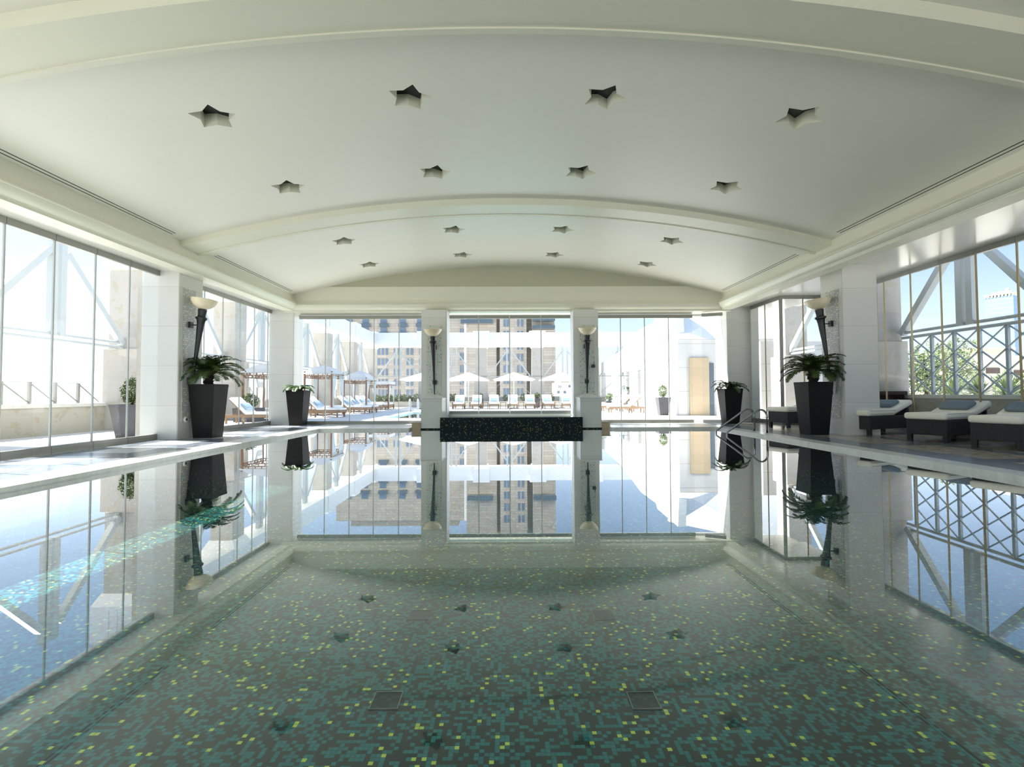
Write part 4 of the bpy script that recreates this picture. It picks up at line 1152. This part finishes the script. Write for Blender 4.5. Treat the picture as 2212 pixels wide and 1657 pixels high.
# ------------------------------------------------------------------ cabanas
def cabana(x0, x1, y0, y1, z1, peak, label, flat=False):
    cx_, cy_ = (x0 + x1) / 2, (y0 + y1) / 2
    t = thing('cabana', label, 'cabana', (cx_, cy_, 0), 0, 'cabanas with white canvas roofs')
    hx, hy = (x1 - x0) / 2, (y1 - y0) / 2
    for sx in (-1, 1):
        for sy in (-1, 1):
            bm = BM(); box(bm, sx * hx - 0.035, sx * hx + 0.035, sy * hy - 0.035, sy * hy + 0.035, 0, z1 + 0.1); obj('post', bm, 'teakdark', t)
    # lattice frieze
    for sy in (-1, 1):
        bm = BM()
        for zz in (z1 - 0.2, z1 - 0.1, z1): bar(bm, (-hx, sy * hy, zz), (hx, sy * hy, zz), 0.035, 0.03)
        n = 12
        for k in range(n + 1): 
            xx = -hx + 2 * hx * k / n; bar(bm, (xx, sy * hy, z1 - (0.2 if k % 2 else 0.1)), (xx, sy * hy, z1 - (0.1 if k % 2 else 0.0)), 0.025)
        obj('frieze', bm, 'teakdark', t)
    for sx in (-1, 1):
        bm = BM()
        for zz in (z1 - 0.2, z1 - 0.1, z1): bar(bm, (sx * hx, -hy, zz), (sx * hx, hy, zz), 0.035, 0.03)
        for k in range(13):
            yy = -hy + 2 * hy * k / 12; bar(bm, (sx * hx, yy, z1 - (0.2 if k % 2 else 0.1)), (sx * hx, yy, z1 - (0.1 if k % 2 else 0.0)), 0.025)
        obj('frieze', bm, 'teakdark', t)
    bm = BM()
    if flat: bevbox(bm, -hx - 0.1, hx + 0.1, -hy - 0.1, hy + 0.1, z1, z1 + 0.2, 0.03)
    else:
        hx2, hy2 = hx + 0.12, hy + 0.12
        c4 = [(-hx2, -hy2), (hx2, -hy2), (hx2, hy2), (-hx2, hy2)]
        low = [bm.verts.new((a, b, z1 - 0.01)) for a, b in c4]; mid = [bm.verts.new((a * 0.55, b * 0.55, z1 + (peak - z1) * 0.62)) for a, b in c4]; ap = bm.verts.new((0, 0, peak))
        for k in range(4):
            bm.faces.new((low[k], low[(k + 1) % 4], mid[(k + 1) % 4], mid[k])); bm.faces.new((mid[k], mid[(k + 1) % 4], ap))
        bm.faces.new(low[::-1])
    obj('canvas_roof', bm, 'canvas', t)
    # curtains tied to the posts
    for sx, sy in ((1, -1), (1, 1), (-1, 1)):
        bm = BM(); rows = []
        for i in range(13):
            f = i / 12; z = z1 - 0.05 - f * (z1 - 0.35)
            wd = 0.55 * (1 - f) ** 1.3 + 0.10 if f < 0.62 else 0.14 + 0.35 * (f - 0.62)
            wd = max(wd, 0.13)
            row = []
            for j in range(13):
                u = j / 12
                row.append(bm.verts.new((sx * hx + 0.035 * math.sin(u * 16) * (1 - 0.5 * f) + 0.02 * sx, sy * hy - sy * u * wd, z)))
            rows.append(row)
        for A, B in zip(rows, rows[1:]):
            for j in range(12): bm.faces.new((A[j], A[j + 1], B[j + 1], B[j]))
        c = obj('curtain', bm, 'curtain', t, smooth=True)
        sm = c.modifiers.new('thickness', 'SOLIDIFY'); sm.thickness = 0.008
    # daybed
    bm = BM(); bevbox(bm, -hx + 0.05, hx + 0.0, -hy + 0.08, hy - 0.08, 0.08, 0.30, 0.01); obj('daybed_base', bm, 'teak', t)
    bm = BM(); cushion(bm, -hx + 0.06, hx + 0.02, -hy + 0.08, hy - 0.08, 0.30, 0.44, 0.04); obj('daybed_mattress', bm, 'mattress_white', t, smooth=True)
    return t
cabana(P(658, 850, 23.5).x, P(716.5, 850, 23.5).x, 23.5, 25.1, 1.97, 2.42, 'cabana with peaked white canvas roof, nearest of those in the left end window')
cabana(P(743, 850, 28.2).x, P(791, 850, 28.2).x, 28.2, 30.1, 1.82, 2.38, 'cabana with peaked white canvas roof and pale blue curtains, second in the left end window')
cabana(P(797, 850, 32.5).x, P(839, 850, 32.5).x, 32.5, 34.0, 1.62, 2.0, 'cabana with flat white canvas roof, farthest', True)
cabana(-10.2, -8.7, 19.3, 20.9, 1.85, 2.3, 'cabana with white canvas roof seen through the second left window')
# outdoor pool ladder
t = thing('outdoor_pool_ladder', 'chrome ladder rails of the outdoor pool', 'ladder', (P(884, 880, 27.8).x, 27.8, 0))
for dx in (0, 0.45):
    bm = BM(); tube(bm, [(dx, 0, -0.4), (dx, 0, 0.5)] + [(dx, 0.2 - 0.2 * math.cos(PI * k / 6), 0.5 + 0.2 * math.sin(PI * k / 6)) for k in range(1, 7)] + [(dx, 0.4, 0)], 0.028, 8); obj('rail', bm, 'truss', t, smooth=True)

# ------------------------------------------------------------------ white building on the right of the terrace
t = thing('annex_building', 'long white building with sloping roof line on the right of the terrace', 'building', (0, 0, 0))
XB = 7.5
bm = BM()
prof_ = [(22.0, 2.62), (28.3, 2.62), (41.0, 2.62), (41.0, 3.40), (33.4, 3.80), (28.5, 4.62), (25.6, 4.62), (25.4, 4.85), (22.3, 4.93)]
extr(bm, prof_, XB, XB + 0.35, 'X'); obj('parapet_band', bm, 'white', t)
bm = BM(); box(bm, XB + 0.02, XB + 0.35, 22.0, 28.3, 0, 2.62); obj('side_wall', bm, 'white', t)
for y0, y1 in ((30.2, 30.9), (35.5, 36.3), (40.2, 41.0)):
    bm = BM(); box(bm, XB + 0.0, XB + 0.35, y0, y1, 0, 2.62); obj('pier', bm, 'white', t)
bm = BM(); box(bm, 9.6, 9.9, 28.3, 41, 0, 2.62); obj('rear_wall', bm, 'whitewall', t)
bm = BM(); box(bm, XB + 0.04, 12.5, 28.32, 40.9, 2.64, 2.8); obj('canopy_slab', bm, 'white', t)
bm = BM(); box(bm, XB + 0.35, 13.0, 21.96, 22.3, 0, 3.35); box(bm, XB - 0.02, XB + 0.35, 21.94, 22.02, 0, 3.35); obj('front_wall', bm, 'whitewall', t)
bm = BM()
vs = [(XB - 0.03, 21.9, 3.36), (13, 21.9, 3.36), (13, 23.4, 6.2), (XB - 0.03, 23.4, 5.0)]
a_ = [bm.verts.new(p) for p in vs]; b_ = [bm.verts.new((p[0], p[1] + 0.3, p[2])) for p in vs]
bm.faces.new(a_); bm.faces.new(b_[::-1])
for k in range(4): bm.faces.new((a_[k], a_[(k + 1) % 4], b_[(k + 1) % 4], b_[k]))
obj('sloping_fascia', bm, 'white', t)
bm = BM(); box(bm, P(1489, 800, 21.9).x, P(1531, 800, 21.9).x, 21.86, 21.97, 0, P(1500, 773, 21.9).z); obj('tan_stone_pier', bm, 'tan', t)
bm = BM(); box(bm, P(1531.5, 800, 21.9).x, P(1542, 800, 21.9).x, 21.9, 21.97, 0, 2.3); d_ = obj('door', bm, 'hoteldark', t)
# second terrace wall seen through the right corner glazing
bm = BM(); box(bm, 9.9, 13.4, 19.5, 19.8, 0, 3.0); tag(obj('terrace_wall', bm, 'whitewall'), 'white panelled terrace wall beyond the glazed far right corner', 'wall')
# palm behind the canopy
def palm(loc, h, label):
    rnd = random.Random(5)
    t = thing('palm_tree', label, 'palm tree', loc)
    bm = BM(); tube(bm, [(0, 0, 0), (0.03, 0, h * 0.5), (0, 0.02, h)], [0.09, 0.07, 0.06], 8); obj('trunk', bm, 'trunk', t)
    bm = BM()
    for i in range(16): frond(bm, i * 2.4, math.radians(60 - 5 * (i % 8)), 0.7, 1.6, 12, 0.03, 0.22, (0, 0, h), rnd)
    obj('fronds', bm, 'bush', t, fix=False)
q = P(1360, 840, 38.0); palm((q.x, 38.0, 0), 1.25, 'small palm tree in the gap of the white building canopy')

# ------------------------------------------------------------------ hotel towers behind
HYY = 140.0
def hp(x, y, Y=HYY): return P(x, y, Y)
def block(t, nm, px0, px1, ytop, Y=HYY, depth=14, mat='hotel', ybot=900):
    a = hp(px0, 850, Y); b = hp(px1, 850, Y); top = hp((px0 + px1) / 2, ytop, Y).z if ytop is not None else 52
    bm = BM(); box(bm, a.x, b.x, Y, Y + depth, -13, top); return obj(nm, bm, mat, t)
def win(t, px0, px1, y0, y1, Y, mat='hotelglass', rail=False):
    a = hp(px0, y1, Y); b = hp(px1, y0, Y)
    bm = BM(); box(bm, a.x, b.x, Y - 0.12, Y + 0.05, a.z, b.z)
    o = obj('window', bm, mat, t)
    if rail:
        bm = BM(); a2 = hp(px0 - 3, y1 + 1, Y - 1.0); b2_ = hp(px1 + 3, y1 - 5, Y - 1.0)
        box(bm, a2.x, b2_.x, Y - 1.1, Y - 1.0, a2.z, b2_.z); box(bm, a2.x, b2_.x, Y - 1.0, Y, a2.z - 0.2, a2.z)
        obj('balcony', bm, 'hoteldark', t)
t = thing('hotel_wing', 'brownish stone hotel wing with rows of windows behind the left end window', 'building')
block(t, 'wing_wall', 728, 1003, 596, 142)
block(t, 'roof_storey', 760, 990, 585, 144)
bm = BM(); a = hp(1002.5, 850, 141.5); b = hp(1007.5, 850, 141.5); box(bm, a.x, b.x, 141.5, 150, -13, hp(1000, 596, 142).z); obj('sunlit_edge', bm, 'white', t)  # white paint stands in for sunlight along this stone edge
for r in range(6):
    y = 752.5 + 22.4 * r
    for px in (816, 824.5, 833, 851, 859.5, 878, 887, 905.5): 
        if y < 860: win(t, px, px + 5.3, y, y + 14, 142)
for y in (643, 665.5, 688.5, 707.5):
    for px in (748, 783, 822, 863, 901): win(t, px, px + 14, y, y + 15, 142, rail=True)
for r in range(6):
    y = 710 + 26.2 * r
    for px in (993.8, 999.2): win(t, px, px + 3.2, y, y + 16, 142)
t = thing('hotel_tower', 'tall grey stone hotel tower with paired windows behind the middle window', 'building')
block(t, 'left_block', 1007.5, 1073, 560, 140)
block(t, 'recess', 1073, 1150, 560, 143)
block(t, 'middle_block', 1080, 1138, 545, 139)
block(t, 'right_block', 1150, 1200.5, 712, 137)
block(t, 'right_block_top', 1150, 1199, 560, 138)
for r in range(11):
    y = 591 + 24.8 * r
    for px in (1087.5, 1094.5, 1117, 1125.3):
        if y < 850: win(t, px, px + 4.8, y, y + 15.5, 139)
for px0, px1, y0, y1, Y in ((996, 1064, 691, 700, 139.0), (1150, 1198, 689, 695, 136.5), (1150, 1198, 704, 711, 136.5), (1010, 1064, 640, 650, 139.0), (1150, 1198, 640, 650, 136.5)):
    a = hp(px0, y1, Y); b = hp(px1, y0, Y); bm = BM(); box(bm, a.x, b.x, Y - 1.5, Y + 0.8, a.z, b.z); obj('balcony', bm, 'hoteldark', t)
# low town house right of the tower
t = thing('town_house', 'low grey house with small blue windows right of the hotel tower', 'building')
block(t, 'house_wall', 1200.5, 1262, 826, 120, 10, 'city')
block(t, 'house_wall', 1206, 1230, 818, 122, 10, 'city')
for px, y in ((1204, 845), (1217.5, 845), (1207, 833), (1228, 832), (1240, 845)): win(t, px, px + 5, y, y + 5, 120)

# ------------------------------------------------------------------ city to the right
Yt = 420.0
q = P(2165, 850, Yt); zt_ = P(2165, 641, Yt).z
t = thing('office_tower', 'tall blue glass office tower in the distance on the right', 'building', (q.x, Yt, 0), math.radians(-60))
dist = q.length; ww = 60 / 1080 * dist * 0.54; dd = ww * 0.67
bm = BM(); box(bm, -ww / 2, ww / 2, 0, dd, -20, zt_); obj('shaft', bm, 'tower', t)
bm = BM()
for k in range(9): box(bm, -ww / 2 + ww * k / 8 - 0.6, -ww / 2 + ww * k / 8 + 0.6, -0.6, 0.6, zt_, zt_ + 1.6)
box(bm, -ww / 2 - 0.8, ww / 2 + 0.8, -1, dd + 0.8, zt_ + 1.6, zt_ + 2.4)
box(bm, -ww / 2 + 3, ww / 2 - 2, 3, dd - 2, zt_, zt_ + 4.5)
box(bm, -ww / 2 + 14, ww / 2 - 6, 4, dd - 4, zt_ + 4.5, zt_ + 7); obj('crown', bm, 'city', t)
def cbuild(px0, px1, ytop, Y, label, mat='city', wins=()):
    t = thing('city_building', label, 'building', (0, 0, 0), 0, 'pale city buildings on the right')
    a, b = P(px0, 850, Y), P(px1, 850, Y); zt = P((px0 + px1) / 2, ytop, Y).z
    bm = BM(); box(bm, a.x, b.x, Y, Y + 3, -14, zt); box(bm, a.x - 0.3, b.x + 0.3, Y - 0.3, Y + 3, zt, zt + 0.5); obj('walls', bm, mat, t)
    for w0, w1, y0, y1 in wins:
        a, b = P(w0, y1, Y), P(w1, y0, Y); bm = BM(); box(bm, a.x, b.x, Y - 0.15, Y + 0.05, a.z, b.z); obj('window', bm, 'citydark', t)
cbuild(2062, 2350, 776, 70, 'wide cream stone building with dark openings behind the right lattice', wins=((2072, 2099, 797, 809), (2130, 2158, 795, 807), (2145, 2160, 832, 846), (2190, 2215, 800, 812)))
cbuild(1975, 2062, 800, 90, 'cream building half hidden by trees behind the right lattice', wins=((1990, 2002, 815, 822), (2020, 2032, 815, 822)))
cbuild(2090, 2190, 757, 85, 'pale upper building stepped back behind the cream one')

def tree(loc, h, r, label, seed, mat='bush2', n=1400, size=0.25):
    rnd = random.Random(seed)
    t = thing('tree', label, 'tree', loc, 0, 'trees beyond the right parapet')
    bm = BM(); tube(bm, [(0, 0, -6), (0.1, 0, h * 0.4), (0, 0, h * 0.8)], [0.16, 0.1, 0.05], 8)
    obj('trunk', bm, 'trunk', t)
    bm = BM()
    for k in range(11):
        a = k * 2.4; leaves(bm, (r * 0.6 * math.cos(a), r * 0.6 * math.sin(a), h * (0.30 + 0.055 * k)), r * 0.6, r * 0.6, r * 0.4, n // 8, size, rnd)
    obj('foliage', bm, mat, t, fix=False)
for i, (px, Y, zt, r, lb) in enumerate(((1998, 24, 3.3, 1.2, 'loose green tree left of the lattice posts'), (2042, 30, 4.3, 1.5, 'pale green tree behind the lattice, left of the cream building'), (2200, 26, 2.0, 0.9, 'grey-green tree at the right picture edge'), (1700, 60, 3.5, 4, 'distant tree seen past the far right corner'))):
    q = P(px, 830, Y); tree((q.x, Y, 0), zt, r, lb, 200 + i, 'bush2', 2200, 0.10 if Y < 40 else 0.3)
def agave(loc, r, h, label, seed):
    rnd = random.Random(seed)
    t = thing('spiky_plant', label, 'plant', loc, 0, 'spiky plants beyond the right parapet')
    bm = BM(); tube(bm, [(0, 0, -1), (0, 0, h * 0.2)], 0.12, 8); obj('stem', bm, 'trunk', t)
    bm = BM()
    for i in range(90):
        a = rnd.uniform(0, 2 * PI); el = rnd.uniform(0.1, 1.5); l = h * rnd.uniform(0.7, 1.05)
        d = Vector((math.cos(a) * math.cos(el) * r / h, math.sin(a) * math.cos(el) * r / h, math.sin(el))); p0 = Vector((0, 0, h * 0.15)); p1 = p0 + d * l * 0.55; p2 = p0 + d * l + Vector((0, 0, -0.1 * l))
        s = d.cross(Vector((0, 0, 1))).normalized() * 0.028
        v = [bm.verts.new(p0 - s), bm.verts.new(p0 + s), bm.verts.new(p1 + s), bm.verts.new(p1 - s), bm.verts.new(p2)]
        bm.faces.new((v[0], v[1], v[2], v[3])); bm.faces.new((v[3], v[2], v[4]))
    obj('leaves', bm, 'agave', t, fix=False)
for i, (px, Y, lb) in enumerate(((2114, 14.0, 'spiky agave-like plant in the middle of the lattice'), (2178, 13.2, 'spiky agave-like plant at the right of the lattice'), (2058, 15.5, 'spiky agave-like plant at the left of the lattice'))):
    q = P(px, 850, Y); agave((q.x, Y, 0.75), 0.75, 0.85, lb, 300 + i)
